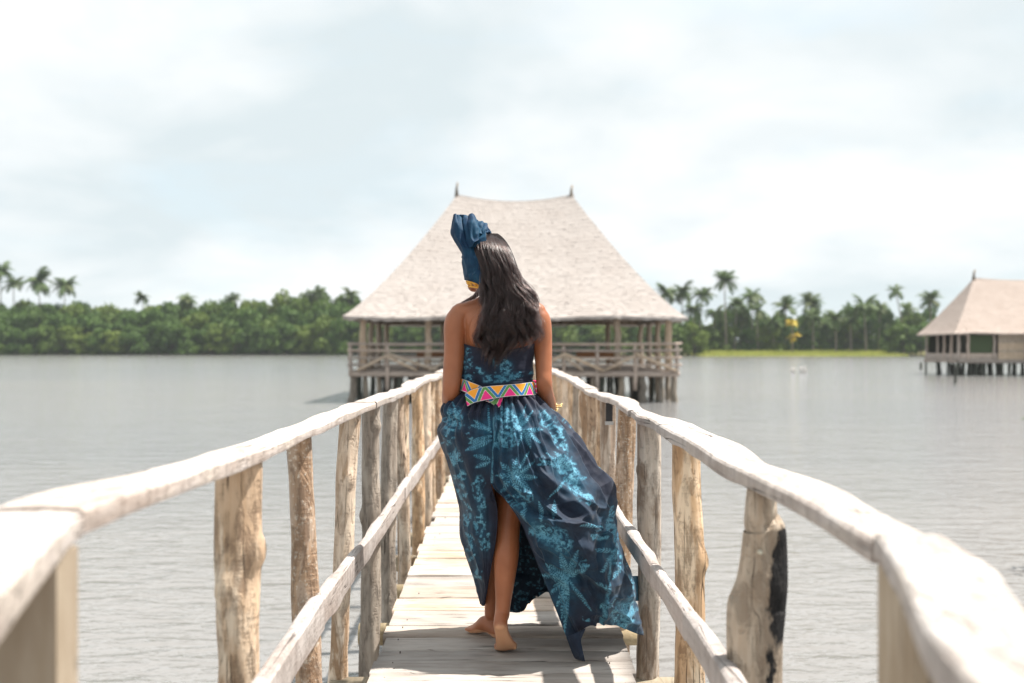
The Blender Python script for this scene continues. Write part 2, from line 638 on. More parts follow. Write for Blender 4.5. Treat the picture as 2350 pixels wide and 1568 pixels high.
def bough_mesh(seed):
    rng = np.random.default_rng(int(seed) + 1000)
    mb = MB()
    mb.tube([(0, 0, -0.12), (0.01, 0, 0.2), (0.0, 0.02, 0.5), (0.02, 0, 0.8)], [0.022, 0.018, 0.012, 0.005], 6)
    for k in range(5):
        a = k * 1.3 + rng.uniform(0, 1)
        z = 0.15 + 0.1 * k
        mb.tube([(0, 0, z), (0.15 * math.cos(a), 0.15 * math.sin(a), z + 0.12), (0.32 * math.cos(a), 0.32 * math.sin(a), z + 0.2)], [0.012, 0.008, 0.003], 5)
    me = mb.mesh('mangrove_trunk')
    me.materials.append(M['bough'])
    return me


BOUGHS = [bough_mesh(s) for s in (1, 2, 3)]


def mangrove(x, y, w, h, k, label, group):
    t = empty('mangrove_tree', (x, y, WATER_Z))
    tag(t, label, 'tree', group)
    cr = bpy.data.objects.new('crown', CROWNS[k % 6])
    tr = bpy.data.objects.new('trunk', BOUGHS[k % 3])
    rot = random.uniform(0, 6.28)
    for o in (cr, tr):
        COL.objects.link(o)
        o.parent = t
        o.scale = (w, w, h)
        o.rotation_euler = (0, 0, rot)


def plant_rows():
    rng = random.Random(3)
    k = 0
    # left shore and behind the pavilion
    for row, (yy, top, step, wd) in enumerate(((404, 748, 40, 12), (411, 724, 46, 13), (420, 704, 44, 13), (432, 697, 44, 13))):
        px = -330 + row * 13
        while px < 1420:
            prof = top - (10 if px > 640 else 0) - (6 if 700 < px < 860 else 0) + (8 if 180 < px < 320 else 0)
            ty = prof + rng.uniform(-11, 11)
            h = (CAM_Z + (800 - ty) / FPX * yy) - WATER_Z
            x = (px - 1150) / FPX * yy
            mangrove(x, yy + rng.uniform(-2, 2), wd * rng.uniform(0.85, 1.25), h, k,
                     'rounded mangrove tree in the dense green wall across the lagoon', 'mangroves of the dense shore wall')
            k += 1
            px += step * rng.uniform(0.75, 1.2)
    # right shore, lower and looser, behind the grass and down to the water at both ends of it
    for row, (yy, top, step) in enumerate(((352, 772, 40), (376, 756, 46), (392, 744, 50), (412, 738, 52))):
        px = 1430 + row * 17
        while px < 2480:
            if row == 0 and 1632 < px < 2066:
                px += 20
                continue
            lift = 34 if 1940 < px < 2130 and row > 0 else (26 if 1640 < px < 1740 and row > 1 else (20 if 1780 < px < 1900 and row > 1 else 6))
            if row == 0:
                lift = 30
            ty = top - lift + rng.uniform(-10, 12)
            h = (CAM_Z + (800 - ty) / FPX * yy) - WATER_Z
            x = (px - 1150) / FPX * yy
            mangrove(x, yy + rng.uniform(-2, 2), rng.uniform(10, 14), h, k,
                     'low dark green tree under the coconut palms on the right shore', 'trees under the right shore palms')
            k += 1
            px += step * rng.uniform(0.75, 1.25)


plant_rows()


def frond_mesh(name, L, droop, seed, width=0.85, n=15, mat='palm'):
    rng = np.random.default_rng(int(seed) + 1000)
    V, F = [], []
    pts = []
    for i in range(n + 1):
        t = i / n
        pts.append(Vector((L * (t - 0.12 * droop * t * t), 0, L * (0.42 * t - droop * t * t))))
    for i in range(1, n + 1):
        p = pts[i]
        t = i / n
        wl = width * (math.sin(math.pi * min(1, t * 0.86 + 0.12)) ** 0.7) * L * 0.26
        d = (pts[i] - pts[i - 1])
        hw = d.length * 0.55
        d = d.normalized()
        for s in (-1, 1):
            tip = p + Vector((0.45 * wl, s * wl, -wl * rng.uniform(0.35, 0.75)))
            o = len(V)
            V += [tuple(p - d * hw), tuple(p + d * hw), tuple(tip + d * hw * 0.25), tuple(tip - d * hw * 0.25)]
            F.append((o, o + 1, o + 2, o + 3))
    v, f = tube(pts[::3], [0.05 - 0.008 * i for i in range(len(pts[::3]))], 4)
    o = len(V)
    V += v
    F += [tuple(i + o for i in q) for q in f]
    me = mesh(name, V, F)
    me.materials.append(M[mat])
    return me


FRONDS = [frond_mesh('palm_frond', 4.4, d, i, 1.25, 17) for i, d in enumerate((0.55, 0.7, 0.85, 0.95))]


def palm(px, py, depth, size, label, lean=0.0, nf=24, ground=WATER_Z, wind=-0.25):
    c = at(px, py, depth)
    base = Vector((c.x + lean, depth, ground - 0.3))
    t = empty('coconut_palm', base)
    tag(t, label, 'palm tree', 'coconut palms on the far shore')
    H = c.z - base.z
    pts = [(-lean * (k / 8) ** 1.6, 0, H * k / 8) for k in range(9)]
    me = MB().tube(pts, [0.34 - 0.022 * k for k in range(9)], 8).mesh('palm_trunk')
    put('trunk', me, M['trunk'], t, loc=(0, 0, 0))
    rng = random.Random(int(px * 7 + py))
    for k in range(nf):
        el = rng.random()
        i = min(3, int(el * 4))
        o = bpy.data.objects.new('frond', FRONDS[i])
        COL.objects.link(o)
        o.parent = t
        o.location = (-lean, 0, H)
        a = 2 * math.pi * k / nf + rng.uniform(-0.25, 0.25)
        o.rotation_euler = (0, -0.95 + 1.5 * el, a + wind * math.sin(a))
        s = size * rng.uniform(0.9, 1.35)
        o.scale = (s, s, s)


LP = [(2, 622, 'palm cut by the left edge of the picture, highest on the left shore'),
      (31, 652, 'small palm second from the left picture edge'),
      (88, 644, 'broad palm with browning fronds, third from the left picture edge'),
      (149, 655, 'green palm fourth from the left edge, last of the left cluster'),
      (326, 684, 'short palm top poking out of the left mangroves, nearest the left palm cluster'),
      (428, 686, 'palm top rising from the middle of the left mangrove wall'),
      (533, 688, 'palm top right of middle in the left mangrove wall'),
      (727, 672, 'left one of two palms just left of the pavilion roof'),
      (803, 676, 'palm touching the left slope of the pavilion roof')]
for i, (x, y, lb) in enumerate(LP):
    palm(x, y, 428, (1.25, 1.05, 1.5, 1.25, 0.8, 0.95, 0.9, 1.0, 1.0)[i], lb, lean=random.uniform(-1.5, 1.5))
RP = [(1529, 670, 1.0, 'palm half hidden behind the right slope of the pavilion roof'),
      (1567, 667, 1.1, 'palm just right of the pavilion roof, leftmost fully seen'),
      (1612, 678, 1.1, 'palm second to the right of the pavilion roof'),
      (1662, 642, 1.15, 'tallest palm on the right shore, above the others'),
      (1691, 698, 1.0, 'lower palm beneath the tallest palm, to its right'),
      (1727, 678, 1.1, 'palm right of the tallest palm, at nearly its height'),
      (1736, 712, 0.9, 'short palm tucked under the right end of the tall palm cluster'),
      (1803, 703, 1.1, 'palm directly above the yellow banana plant'),
      (1860, 695, 1.1, 'palm right of the yellow banana plant, upper one of two'),
      (1866, 726, 0.9, 'low palm right of the yellow banana plant, lower one of two'),
      (1918, 728, 0.95, 'low palm left of the palm with the bare pale trunk'),
      (1983, 700, 1.15, 'palm with a bare pale trunk standing free on the grass'),
      (2022, 706, 0.85, 'small palm right of the bare trunked palm'),
      (2055, 668, 0.85, 'thin leaning palm rising highest near the right hut'),
      (2082, 712, 0.95, 'low palm between the thin leaning palm and the right hut'),
      (1592, 708, 0.95, 'low palm nearest the right eave of the pavilion, under the first tall ones'),
      (1642, 716, 0.95, 'low palm under the tallest palm, to its left'),
      (1702, 734, 0.9, 'lowest palm below the tall cluster right of the pavilion'),
      (1772, 736, 0.85, 'low palm left of the yellow banana plant'),
      (1892, 746, 0.85, 'lowest palm between the banana plant and the bare trunked palm'),
      (1952, 738, 0.85, 'low palm touching the left of the bare pale trunk'),
      (2134, 688, 1.0, 'palm just left of the right hut roof')]
for i, (x, y, s, lb) in enumerate(RP):
    free = 'bare pale' in lb
    thin = 'leaning' in lb and 'thin' in lb
    palm(x, y, 366 if free else 372 + (i % 3) * 5, s, lb, lean=(3.5 if thin else random.uniform(-1.2, 1.2)), ground=-0.6, nf=15 if thin else 24)


def banana():
    t = empty('banana_plant', at(1818, 806, 362))
    tag(t, 'yellow leaved banana plant on the right grass bank', 'plant')
    yf = [frond_mesh('yellow_frond', 3.3, d, 99 + i, 1.5, 11, 'palm_yellow') for i, d in enumerate((0.5, 0.8, 1.0))]
    me = MB().tube([(0, 0, -0.3), (0.2, 0, 4.4), (0.1, 0, 8), (-0.3, 0, 10.6)], [0.32, 0.28, 0.22, 0.15], 7).mesh('stem')
    put('stem', me, M['trunk'], t, loc=(0, 0, 0))
    rng = random.Random(6)
    for k in range(26):
        o = bpy.data.objects.new('leaf', yf[k % 3])
        COL.objects.link(o)
        o.parent = t
        high = k < 16
        o.location = (-0.3, 0, 10.4) if high else (0.3, 0, 4.8 + 0.4 * rng.random())
        o.rotation_euler = (0, rng.uniform(-1.0, 0.5), 2.4 * k + rng.uniform(-.4, .4))
        o.scale = (rng.uniform(0.65, 0.95),) * 3


banana()


# ================================================================== thatched buildings
def hip_roof(x0, x1, y0, y1, ze, rx0, rx1, ry, zr, sag, courses, seed, p=1.2, lift=0.028):
    """thatch laid in overlapping courses; concave slopes, sagging ridge"""
    rng = np.random.default_rng(int(seed) + 1000)
    nx, ny = 90, 40
    # perimeter at the eave and the matching ridge points
    e, r = [], []
    for i in range(nx):
        u = i / nx
        e.append((x0 + (x1 - x0) * u, y0)); r.append((rx0 + (rx1 - rx0) * u, ry))
    for i in range(ny):
        u = i / ny
        e.append((x1, y0 + (y1 - y0) * u)); r.append((rx1, ry))
    for i in range(nx):
        u = i / nx
        e.append((x1 - (x1 - x0) * u, y1)); r.append((rx1 - (rx1 - rx0) * u, ry))
    for i in range(ny):
        u = i / ny
        e.append((x0, y1 - (y1 - y0) * u)); r.append((rx0, ry))
    e, r = np.array(e), np.array(r)
    n = len(e)
    cx, hw = (rx0 + rx1) / 2, (rx1 - rx0) / 2
    zrr = zr - sag * (1 - np.clip(np.abs(r[:, 0] - cx) / hw, 0, 1) ** 2)

    def ring(t, dz, jit):
        xy = r + (e - r) * t
        z = ze + (zrr - ze) * (1 - t) ** p + dz + 0.05 * np.sin(e[:, 0] * 0.9 + t * 3) * t
        P = np.column_stack([xy, z])
        if jit:
            P[:, 2] += rng.normal(0, jit, n)
            P[:, :2] += (e - r) / np.linalg.norm(e - r, axis=1)[:, None] * rng.normal(0, jit * 1.3, n)[:, None]
        return P
    V, F = [], []
    o = 0
    for k in range(courses):
        t0 = max(0, (k - 0.15) / courses)
        t1 = (k + 1) / courses
        rows = [ring(t0, 0.0, 0), ring((t0 + t1) / 2, lift * 0.6, 0.004), ring(t1, lift, 0.010), ring(t1 - 0.006, -0.02, 0.0)]
        V.append(np.vstack(rows))
        F += [tuple(q + o for q in f) for f in grid_faces(4, n, True)]
        o += 4 * n
    # thick eave and the underside
    rows = [ring(1.0, lift * 0.9, 0.01), ring(1.0, -0.13, 0.03), ring(0.96, -0.24, 0.02), ring(0.5, -0.25, 0), ring(0.02, -0.25, 0)]
    V.append(np.vstack(rows))
    F += [tuple(q + o for q in f) for f in grid_faces(5, n, True)]
    return np_mesh('thatch_roof', np.vstack(V), F)


def pole(mb_pts, r, n=8, seed=0, wob=0.12):
    pts = crom(mb_pts, 7)
    rng = np.random.default_rng(int(seed) + 1000)
    rad = [r * (1 + rng.normal(0, wob * 0.5)) * (1.1 - 0.2 * i / 6) for i in range(7)]
    pts[1:-1, :2] += rng.normal(0, r * 0.15, (5, 2))
    return tube([tuple(p) for p in pts], rad, n)


def pmesh(name, a, b, r, seed=0, n=8):
    v, f = pole([a, tuple((np.array(a) + np.array(b)) / 2), b], r, n, seed)
    return mesh(name, v, f)


def pavilion():
    t = empty('thatched_pavilion', (0.7, 56, WATER_Z))
    tag(t, 'open thatched pavilion on stilts at the end of the pier', 'building')
    me = hip_roof(-7.85, 9.25, 49.2, 62.8, 2.75, -2.45, 3.95, 56.0, 9.85, 0.38, 38, 4)
    roof = put('roof', me, M['thatch'], t, sharp=True)
    # ridge cap and the two finials
    pts = [(x, 56, 9.79 - 0.38 * (1 - min(1, abs(x - 0.75) / 3.2) ** 2)) for x in np.linspace(-2.6, 4.1, 13)]
    v, f = tube(pts, [(0.06, 0.09)] * 13, 10)
    put('ridge_cap', mesh('ridge_cap', v, f), M['thatch'], roof)
    for x, z, h in ((-2.5, 9.85, 0.7), (3.95, 9.8, 0.6)):
        v, f = tube([(x, 56, z - 0.2), (x * 1.0, 56, z + h * 0.5), (x + 0.06, 56, z + h)], [0.13, 0.07, 0.05], 8)
        put('finial', mesh('finial', v, f), M['stilt'], roof)
    # floor and its edge beams
    for i, y in enumerate(np.linspace(50.1, 61.7, 24)):
        put('floor_board', MB().box((-7.5, y, 0.06), (8.8, y + 0.46, 0.105)).mesh('floor_board'), M['grey_timber'], t, smooth=False)
    for y in (49.95, 54, 58, 61.9):
        put('floor_beam', MB().tube([(-7.65, y, -0.08), (0.6, y, -0.1), (8.95, y, -0.08)], [0.14, 0.15, 0.14], 8).mesh('floor_beam'), M['grey_timber'], t)
    for x in (-7.4, 8.7):
        put('floor_beam', MB().bar((x, 50, -0.12), (x, 62, -0.12), 0.16, 0.2).mesh('floor_beam'), M['grey_timber'], t)
    # roof posts
    spots = [(-7.0, 50.5), (-3.71, 50.5), (1.2, 50.5), (5.9, 50.5), (8.5, 50.5)]
    spots += [(-7.0, y) for y in (53.6, 57, 60.6)] + [(8.5, y) for y in (53.9, 57.4, 60.8)] + [(x, 61.3) for x in (-3.6, 1.0, 6.6)]
    for i, (x, y) in enumerate(spots):
        put('roof_post', pmesh('roof_post', (x, y, 0.1), (x + random.uniform(-.05, .05), y, 2.9), 0.17 if y < 51 else 0.15, i, 10), M['pav_pole'], t)
    # wall plate under the eaves
    for y in (50.5, 61.3):
        put('wall_plate', MB().bar((-7.3, y, 2.78), (8.8, y, 2.78), 0.2, 0.24).mesh('wall_plate'), M['stilt'], t, smooth=False)
    for x in (-7.0, 8.5):
        put('wall_plate', MB().bar((x, 50.4, 2.74), (x, 61.4, 2.74), 0.2, 0.2).mesh('wall_plate'), M['stilt'], t, smooth=False)
    # railing along the front and both sides
    fr = [-7.55, -5.69, -2.2, 3.13, 4.82, 6.72, 8.8]
    for i, x in enumerate(fr):
        top = 1.5 if i not in (2, 3) else 1.32
        put('rail_post', pmesh('rail_post', (x, 49.9, -0.9 if i in (1, 4, 5) else -0.1), (x, 49.9, top), 0.1, 30 + i, 8), M['grey_timber'], t)
    for x0, x1 in ((-7.7, -1.0), (2.3, 9.05)):
        for k, z in enumerate((1.44, 1.10, 0.74, 0.40)):
            if x0 > 0 and k == 0:
                pass
            v, f = tube([(x0, 49.8, z + random.uniform(-.02, .02)), ((x0 + x1) / 2, 49.8, z - 0.03), (x1, 49.8, z + random.uniform(-.03, .03))], [0.052, 0.06, 0.055], 7)
            put('rail', mesh('rail', v, f), M['grey_timber'], t)
    for x in (-7.55, 8.8):
        for z in (1.42, 1.08, 0.72, 0.38):
            put('rail', MB().tube([(x, 49.8, z), (x, 56, z - 0.03), (x, 62, z)], [0.05, 0.055, 0.05], 7).mesh('rail'), M['grey_timber'], t)
        for y in (53, 56, 59, 61.9):
            put('rail_post', pmesh('rail_post', (x, y, -0.1), (x, y, 1.48), 0.08, int(y)), M['grey_timber'], t)
    for z in (1.42, 1.08, 0.72, 0.38):
        put('rail', MB().tube([(-7.6, 62, z), (0.6, 62, z - 0.03), (8.85, 62, z)], [0.05, 0.055, 0.05], 7).mesh('rail'), M['grey_timber'], t)
    for a, b in (((-5.69, .95), (-3.1, .08)), ((-5.69, .8), (-4.2, .1)), ((-5.69, .85), (-7.2, .1)), ((3.13, .95), (5.15, .08)), ((3.13, .8), (4.1, .1)),
                 ((3.13, .9), (2.3, .45)), ((6.72, .95), (8.75, .08)), ((6.72, .85), (5.2, .12)), ((-2.2, .85), (-3.6, .1))):
        put('brace', MB().tube([(a[0], 49.72, a[1]), (b[0], 49.72, b[1])], [0.085, 0.075], 7).mesh('brace'), M['pav_pole'], t)
    # stilts
    rng = random.Random(8)
    for row, y in enumerate((50.2, 52.2, 54.2, 58, 61.6)):
        x = -7.45
        while x < 8.95:
            lean = rng.uniform(-0.14, 0.14)
            r = rng.uniform(0.09, 0.15) if row else rng.uniform(0.11, 0.2)
            put('stilt', pmesh('stilt', (x + lean, y + rng.uniform(-.1, .1), -2.2), (x, y, -0.05), r, int(x * 10 + row), 8),
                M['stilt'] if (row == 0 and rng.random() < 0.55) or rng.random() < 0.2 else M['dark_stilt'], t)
            x += rng.uniform(0.45, 1.0) if row == 0 else rng.uniform(0.9, 1.5)
        put('stilt', pmesh('stilt', (8.72, y, -2.2), (8.72, y, -0.05), 0.16, row), M['stilt'], t)


pavilion()


def bench(x, y, w, label, h=0.45, back=True):
    t = empty('bench', (x, y, 0.105))
    tag(t, label, 'bench', 'benches inside the pavilion')
    put('seat', MB().box((-w / 2, -0.25, h - 0.05), (w / 2, 0.25, h)).mesh('seat'), M['orange_wood'], t, (0, 0, 0), False)
    for sx in (-1, 1):
        for sy in (-1, 1):
            put('leg', MB().box((sx * (w / 2 - .08) - .035, sy * .2 - .035, 0), (sx * (w / 2 - .08) + .035, sy * .2 + .035, h - 0.052)).mesh('leg'), M['orange_wood'], t, (0, 0, 0), False)
    if back:
        put('backrest', MB().box((-w / 2, 0.2, h + 0.12), (w / 2, 0.25, h + 0.5)).mesh('backrest'), M['orange_wood'], t, (0, 0, 0), False)
        for sx in (-1, 1):
            put('back_post', MB().box((sx * (w / 2 - .1) - .03, .252, h - .04), (sx * (w / 2 - .1) + .03, .3, h + 0.5)).mesh('back_post'), M['orange_wood'], t, (0, 0, 0), False)


bench(-3.4, 53.0, 2.2, 'orange brown wooden bench behind the left part of the pavilion railing')
bench(5.0, 52.6, 2.0, 'orange brown wooden bench behind the right part of the pavilion railing')
bench(-1.6, 57.5, 1.8, 'orange brown wooden bench deeper inside the pavilion, left of the woman')


def hut():
    t = empty('thatched_hut', (53, 103, WATER_Z))
    tag(t, 'closed thatched hut on dense stilts at the right picture edge', 'building')
    me = hip_roof(44.9, 63.0, 98.6, 107.6, 2.72, 49.0, 59.5, 103.1, 8.5, 0.25, 30, 14, 1.1)
    roof = put('roof', me, M['thatch_warm'], t, sharp=True)
    v, f = tube([(x, 103.1, 8.44 - 0.25 * (1 - min(1, abs(x - 54.2) / 5.2) ** 2)) for x in np.linspace(48.9, 59.6, 9)], [(0.06, 0.09)] * 9, 8)
    put('ridge_cap', mesh('ridge_cap', v, f), M['thatch_warm'], roof)
    for x in (48.95, 59.5):
        v, f = tube([(x, 103.1, 8.3), (x, 103.1, 8.8), (x + 0.12, 103.1, 9.35)], [0.2, 0.12, 0.1], 7)
        put('finial', mesh('finial', v, f), M['stilt'], roof)
    # porch roof that runs in from the right
    me = hip_roof(51.9, 60.0, 96.6, 101.6, 2.85, 54.3, 57.5, 99.4, 5.6, 0.1, 12, 15, 1.1)
    put('porch_roof', me, M['thatch_warm'], t, smooth=False)
    for y in np.linspace(99.3, 106.6, 15):
        put('floor_board', MB().box((45.6, y, 0.06), (62.3, y + 0.5, 0.11)).mesh('floor_board'), M['grey_timber'], t, smooth=False)
    for y in (99.2, 107.1):
        put('floor_beam', MB().tube([(45.5, y, -0.1), (54, y, -0.12), (62.4, y, -0.1)], [0.17] * 3, 8).mesh('floor_beam'), M['grey_timber'], t)
    for x in (45.6, 62.2):
        put('floor_beam', MB().bar((x, 99.3, -0.1), (x, 107, -0.1), 0.2, 0.24).mesh('floor_beam'), M['grey_timber'], t)
    for i, (x, y) in enumerate([(45.7, y) for y in (99.4, 101.0, 102.6, 104.2, 106.9)] + [(x, 99.35) for x in (46.6, 49.2, 52.3, 55.5, 59, 62)] + [(x, 107) for x in (50, 55, 60)]):
        put('wall_post', pmesh('wall_post', (x, y, 0.0), (x, y, 2.85), 0.15, 50 + i), M['grey_timber'], t)
    # low side wall and front wall boards
    for k in range(3):
        z = 0.12 + k * 0.2
        put('low_wall_board', MB().box((45.62, 99.5, z), (45.66, 106.8, z + 0.19)).mesh('board'), M['grey_timber'], t, smooth=False)
        put('low_wall_board', MB().box((45.8, 99.3, z), (49.5, 99.34, z + 0.19)).mesh('board'), M['grey_timber'], t, smooth=False)
    for k in range(11):
        z = 0.12 + k * 0.235
        put('wall_board', MB().box((49.6, 99.3 + 0.006 * (k % 2), z), (62.2, 99.345, z + 0.225)).mesh('board'), M['pav_pole'], t, smooth=False)
    g = simple_mat('green_shutter', (0.05, 0.075, 0.03), 0.7)
    put('shutter', MB().box((46.75, 99.42, 0.75), (49.3, 99.46, 2.55)).mesh('shutter'), g, t, smooth=False)
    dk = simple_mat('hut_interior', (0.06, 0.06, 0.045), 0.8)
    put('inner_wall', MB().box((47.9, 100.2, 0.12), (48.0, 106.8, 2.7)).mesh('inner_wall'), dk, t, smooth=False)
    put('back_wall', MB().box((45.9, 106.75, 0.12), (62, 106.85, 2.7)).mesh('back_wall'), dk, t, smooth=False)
    rng = random.Random(18)
    for row, y in enumerate((99.3, 101.5, 104, 106.9)):
        x = 45.6
        while x < 62:
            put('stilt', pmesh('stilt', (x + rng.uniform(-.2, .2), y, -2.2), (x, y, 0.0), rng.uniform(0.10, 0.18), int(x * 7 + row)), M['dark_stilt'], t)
            x += rng.uniform(0.4, 0.95) if row == 0 else rng.uniform(0.9, 1.6)
    for x in (52.2, 55.9, 59.7):
        put('porch_post', pmesh('porch_post', (x, 97.0, -2.2), (x, 97.0, 2.9), 0.12, int(x)), M['grey_timber'], t)


hut()


def stake(px, y0, y1, depth, r, label, seed):
    a, b = at(px, y0, depth), at(px, y1, depth)
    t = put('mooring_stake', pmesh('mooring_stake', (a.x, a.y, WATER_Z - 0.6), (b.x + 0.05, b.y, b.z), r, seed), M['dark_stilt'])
    tag(t, label, 'stake', 'stakes standing in the lagoon')


stake(2191, 880, 838, 76, 0.10, 'thin dark mooring stake in the water before the right hut', 1)
stake(2113, 848, 832, 128, 0.16, 'short dark stake standing left of the right hut stilts', 2)


def fish_trap(px, label, n, w):
    c = at(px, 856, 110)
    t = empty('fishing_stakes', (c.x, c.y, WATER_Z))
    tag(t, label, 'stakes', 'fishing stake clusters')
    m = simple_mat('bleached_stake', (0.42, 0.40, 0.38), 0.9)
    for k in range(n):
        x = (k - n / 2) * w
        put('stake', MB().tube([(x, 0, -0.6), (x + random.uniform(-.05, .05), random.uniform(-.1, .1), random.uniform(0.5, 0.85))], [0.06, 0.045], 5).mesh('stake'), m, t, (0, 0, 0))


fish_trap(1821, 'left cluster of small grey fishing stakes in open water', 4, 0.13)
fish_trap(1845, 'right cluster of small grey fishing stakes in open water', 5, 0.16)


def seedling():
    base = Vector((6.85, 12.2, WATER_Z))
    t = empty('mangrove_shrub', base)
    tag(t, 'green leaf tip of a shrub poking in at the right picture edge', 'shrub')
    put('stem', MB().tube([(0, 0, -0.5), (0.02, 0, 0.8), (-0.05, 0, 1.6), (-0.3, 0, 1.85)], [0.03, 0.025, 0.015, 0.006], 7).mesh('stem'), M['bough'], t, (0, 0, 0))
    rng = random.Random(2)
    lm = MB()
    L = 0.13
    lm.add([(0, 0, 0), (L * .4, -.03, .01), (L, 0, -.01), (L * .4, .03, .01)], [(0, 1, 2, 3)])
    lme = lm.mesh('leaf')
    lme.materials.append(leaf_mat('shrub_leaf', (0.05, 0.11, 0.02), (0.09, 0.17, 0.03), (0.1, 0.16, 0.04), 6))
    for k in range(46):
        o = bpy.data.objects.new('leaf', lme)
        COL.objects.link(o)
        o.parent = t
        if k < 8:
            o.location = (-0.3 - 0.035 * rng.random() * k / 3, rng.uniform(-.05, .05), 1.83 + rng.uniform(-.07, .05))
            o.rotation_euler = (0, rng.uniform(-.5, .5), math.pi + rng.uniform(-1, 1))
        else:
            o.location = (rng.uniform(0.0, .3), rng.uniform(-.25, .25), rng.uniform(0.9, 1.9))
            o.rotation_euler = (0, rng.uniform(-.7, .7), rng.uniform(-1.5, 1.5))


seedling()


def haze_box():
    x0, x1, y0, y1, z0, z1 = -760, 760, -560, 820, -3.6, 34
    o = put('haze', MB().box((x0, y0, z0), (x1, y1, z1)).mesh('haze'), None, smooth=False)
    m = bpy.data.materials.new('haze_air')
    m.use_nodes = True
    m.node_tree.nodes.clear()
    g = G(m.node_tree)
    pv = g.n('ShaderNodeVolumePrincipled')
    pv.inputs['Color'].default_value = (0.86, 0.93, 0.97, 1)
    pv.inputs['Density'].default_value = HAZE
    pv.inputs['Anisotropy'].default_value = 0.2
    out = g.n('ShaderNodeOutputMaterial')
    g.link(pv.outputs[0], out.inputs['Volume'])
    o.data.materials.append(m)
    tag(o, 'thin pale humid haze over the lagoon', kind='stuff')


HAZE = 0.00011
haze_box()

# ================================================================== the pier
def plank_mesh(y0, y1, x0, x1, z, seed, fine):
    rng = np.random.default_rng(int(seed) + 1000)
    n = 15 if fine else 4
    xs = np.linspace(x0, x1, n)
    th = 0.04
    wa = 0.0035 if fine else 0.002
    # cross section: bevelled top edges
    prof = [(0, -th), (0, -0.006), (0.005, 0.0), (1, 0.0), (2, -0.006), (2, -th)]
    ph = rng.uniform(0, 6, 6)
    rows = []
    for x in xs:
        a = y0 + wa * math.sin(x * 9 + ph[0]) + wa * 0.7 * math.sin(x * 23 + ph[1]) + (rng.normal(0, 0.0012) if fine else 0)
        b = y1 - 0.006 + wa * math.sin(x * 8 + ph[2]) + wa * 0.7 * math.sin(x * 19 + ph[3]) + (rng.normal(0, 0.0012) if fine else 0)
        dz = z + 0.002 * math.sin(x * 5 + ph[4])
        cup = 0.0025 * math.sin(ph[5])
        rows.append([(x, a, dz - th), (x, a, dz - 0.005), (x, a + 0.004, dz), (x, (a + b) / 2, dz + cup), (x, b - 0.004, dz), (x, b, dz - 0.005), (x, b, dz - th)])
    V = [p for r in rows for p in r]
    k = 7
    F = []
    for i in range(n - 1):
        for j in range(k):
            j2 = (j + 1) % k
            F.append((i * k + j, i * k + j2, (i + 1) * k + j2, (i + 1) * k + j))
    F.append(tuple(range(k)))
    F.append(tuple((n - 1) * k + j for j in range(k - 1, -1, -1)))
    return mesh('plank', V, F)


def pier_deck():
    t = empty('pier_deck', (0, 24, 0))
    tag(t, 'narrow deck of bleached cross planks under the woman', 'deck')
    rng = random.Random(21)
    edges = [(3.06, 3.245, 0.004), (3.25, 3.455, 0.005), (3.46, 3.676, 0.004), (3.681, 3.83, 0.004), (3.834, 3.965, 0.005), (3.970, 4.144, 0.012), (4.162, 4.320, 0.004),
             (4.327, 4.56, 0.004), (4.566, 4.788, 0.014), (4.808, 5.036, 0.004), (5.045, 5.268, 0.005)]
    spans = [(a, b) for a, b, _ in edges]
    y = 3.055
    while y > -0.7:
        w = rng.uniform(0.15, 0.23)
        spans.insert(0, (y - w, y - 0.005))
        y -= w
    y = 5.275
    while y < 49.6:
        w = rng.uniform(0.15, 0.24)
        spans.append((y, y + w - rng.choice((0.006, 0.008, 0.016))))
        y += w
    for i, (a, b) in enumerate(spans):
        fine = 2.5 < a < 9
        z = rng.uniform(-0.005, 0.003)
        me = plank_mesh(a, b, -0.485 + rng.uniform(-.018, .018), 0.50 + rng.uniform(-.018, .018), z, i, fine)
        put('plank', me, M['deck_tan'] if rng.random() < 0.3 or 5.3 < a < 6.2 else M['deck'], t)
        # nail heads on the close ones
    for x in (-0.40, 0.42):
        v, f = tube([(x, yy, -0.115 + 0.004 * math.sin(yy)) for yy in np.linspace(-0.7, 49.6, 40)], [(0.06, 0.065)] * 40, 8)
        put('stringer', mesh('stringer', v, f), M['beam'], t)
    yy = 0.9
    while yy < 49:
        v, f = tube([(-0.72, yy, -0.25), (0, yy, -0.25), (0.74, yy, -0.25)], [0.055, 0.06, 0.055], 9)
        put('cross_beam', mesh('cross_beam', v, f), M['beam'], t)
        yy += 0.83 if yy < 12 else 1.6
    nail = simple_mat('rusty_nail', (0.05, 0.035, 0.03), 0.6)
    nm = MB().tube([(0, 0, -0.01), (0, 0, 0.001)], [0.0024, 0.002], 8).mesh('nail')
    nm.materials.append(nail)
    for i, (a, b) in enumerate(spans):
        if not 3.0 < a < 7:
            continue
        for x in (-0.41, 0.42):
            for q in (0.28, 0.74):
                if rng.random() < 0.6:
                    continue
                o = bpy.data.objects.new('nail', nm)
                COL.objects.link(o)
                o.parent = t
                o.location = Vector((x + rng.uniform(-.015, .015), a + (b - a) * q, 0.004)) - t.location


pier_deck()


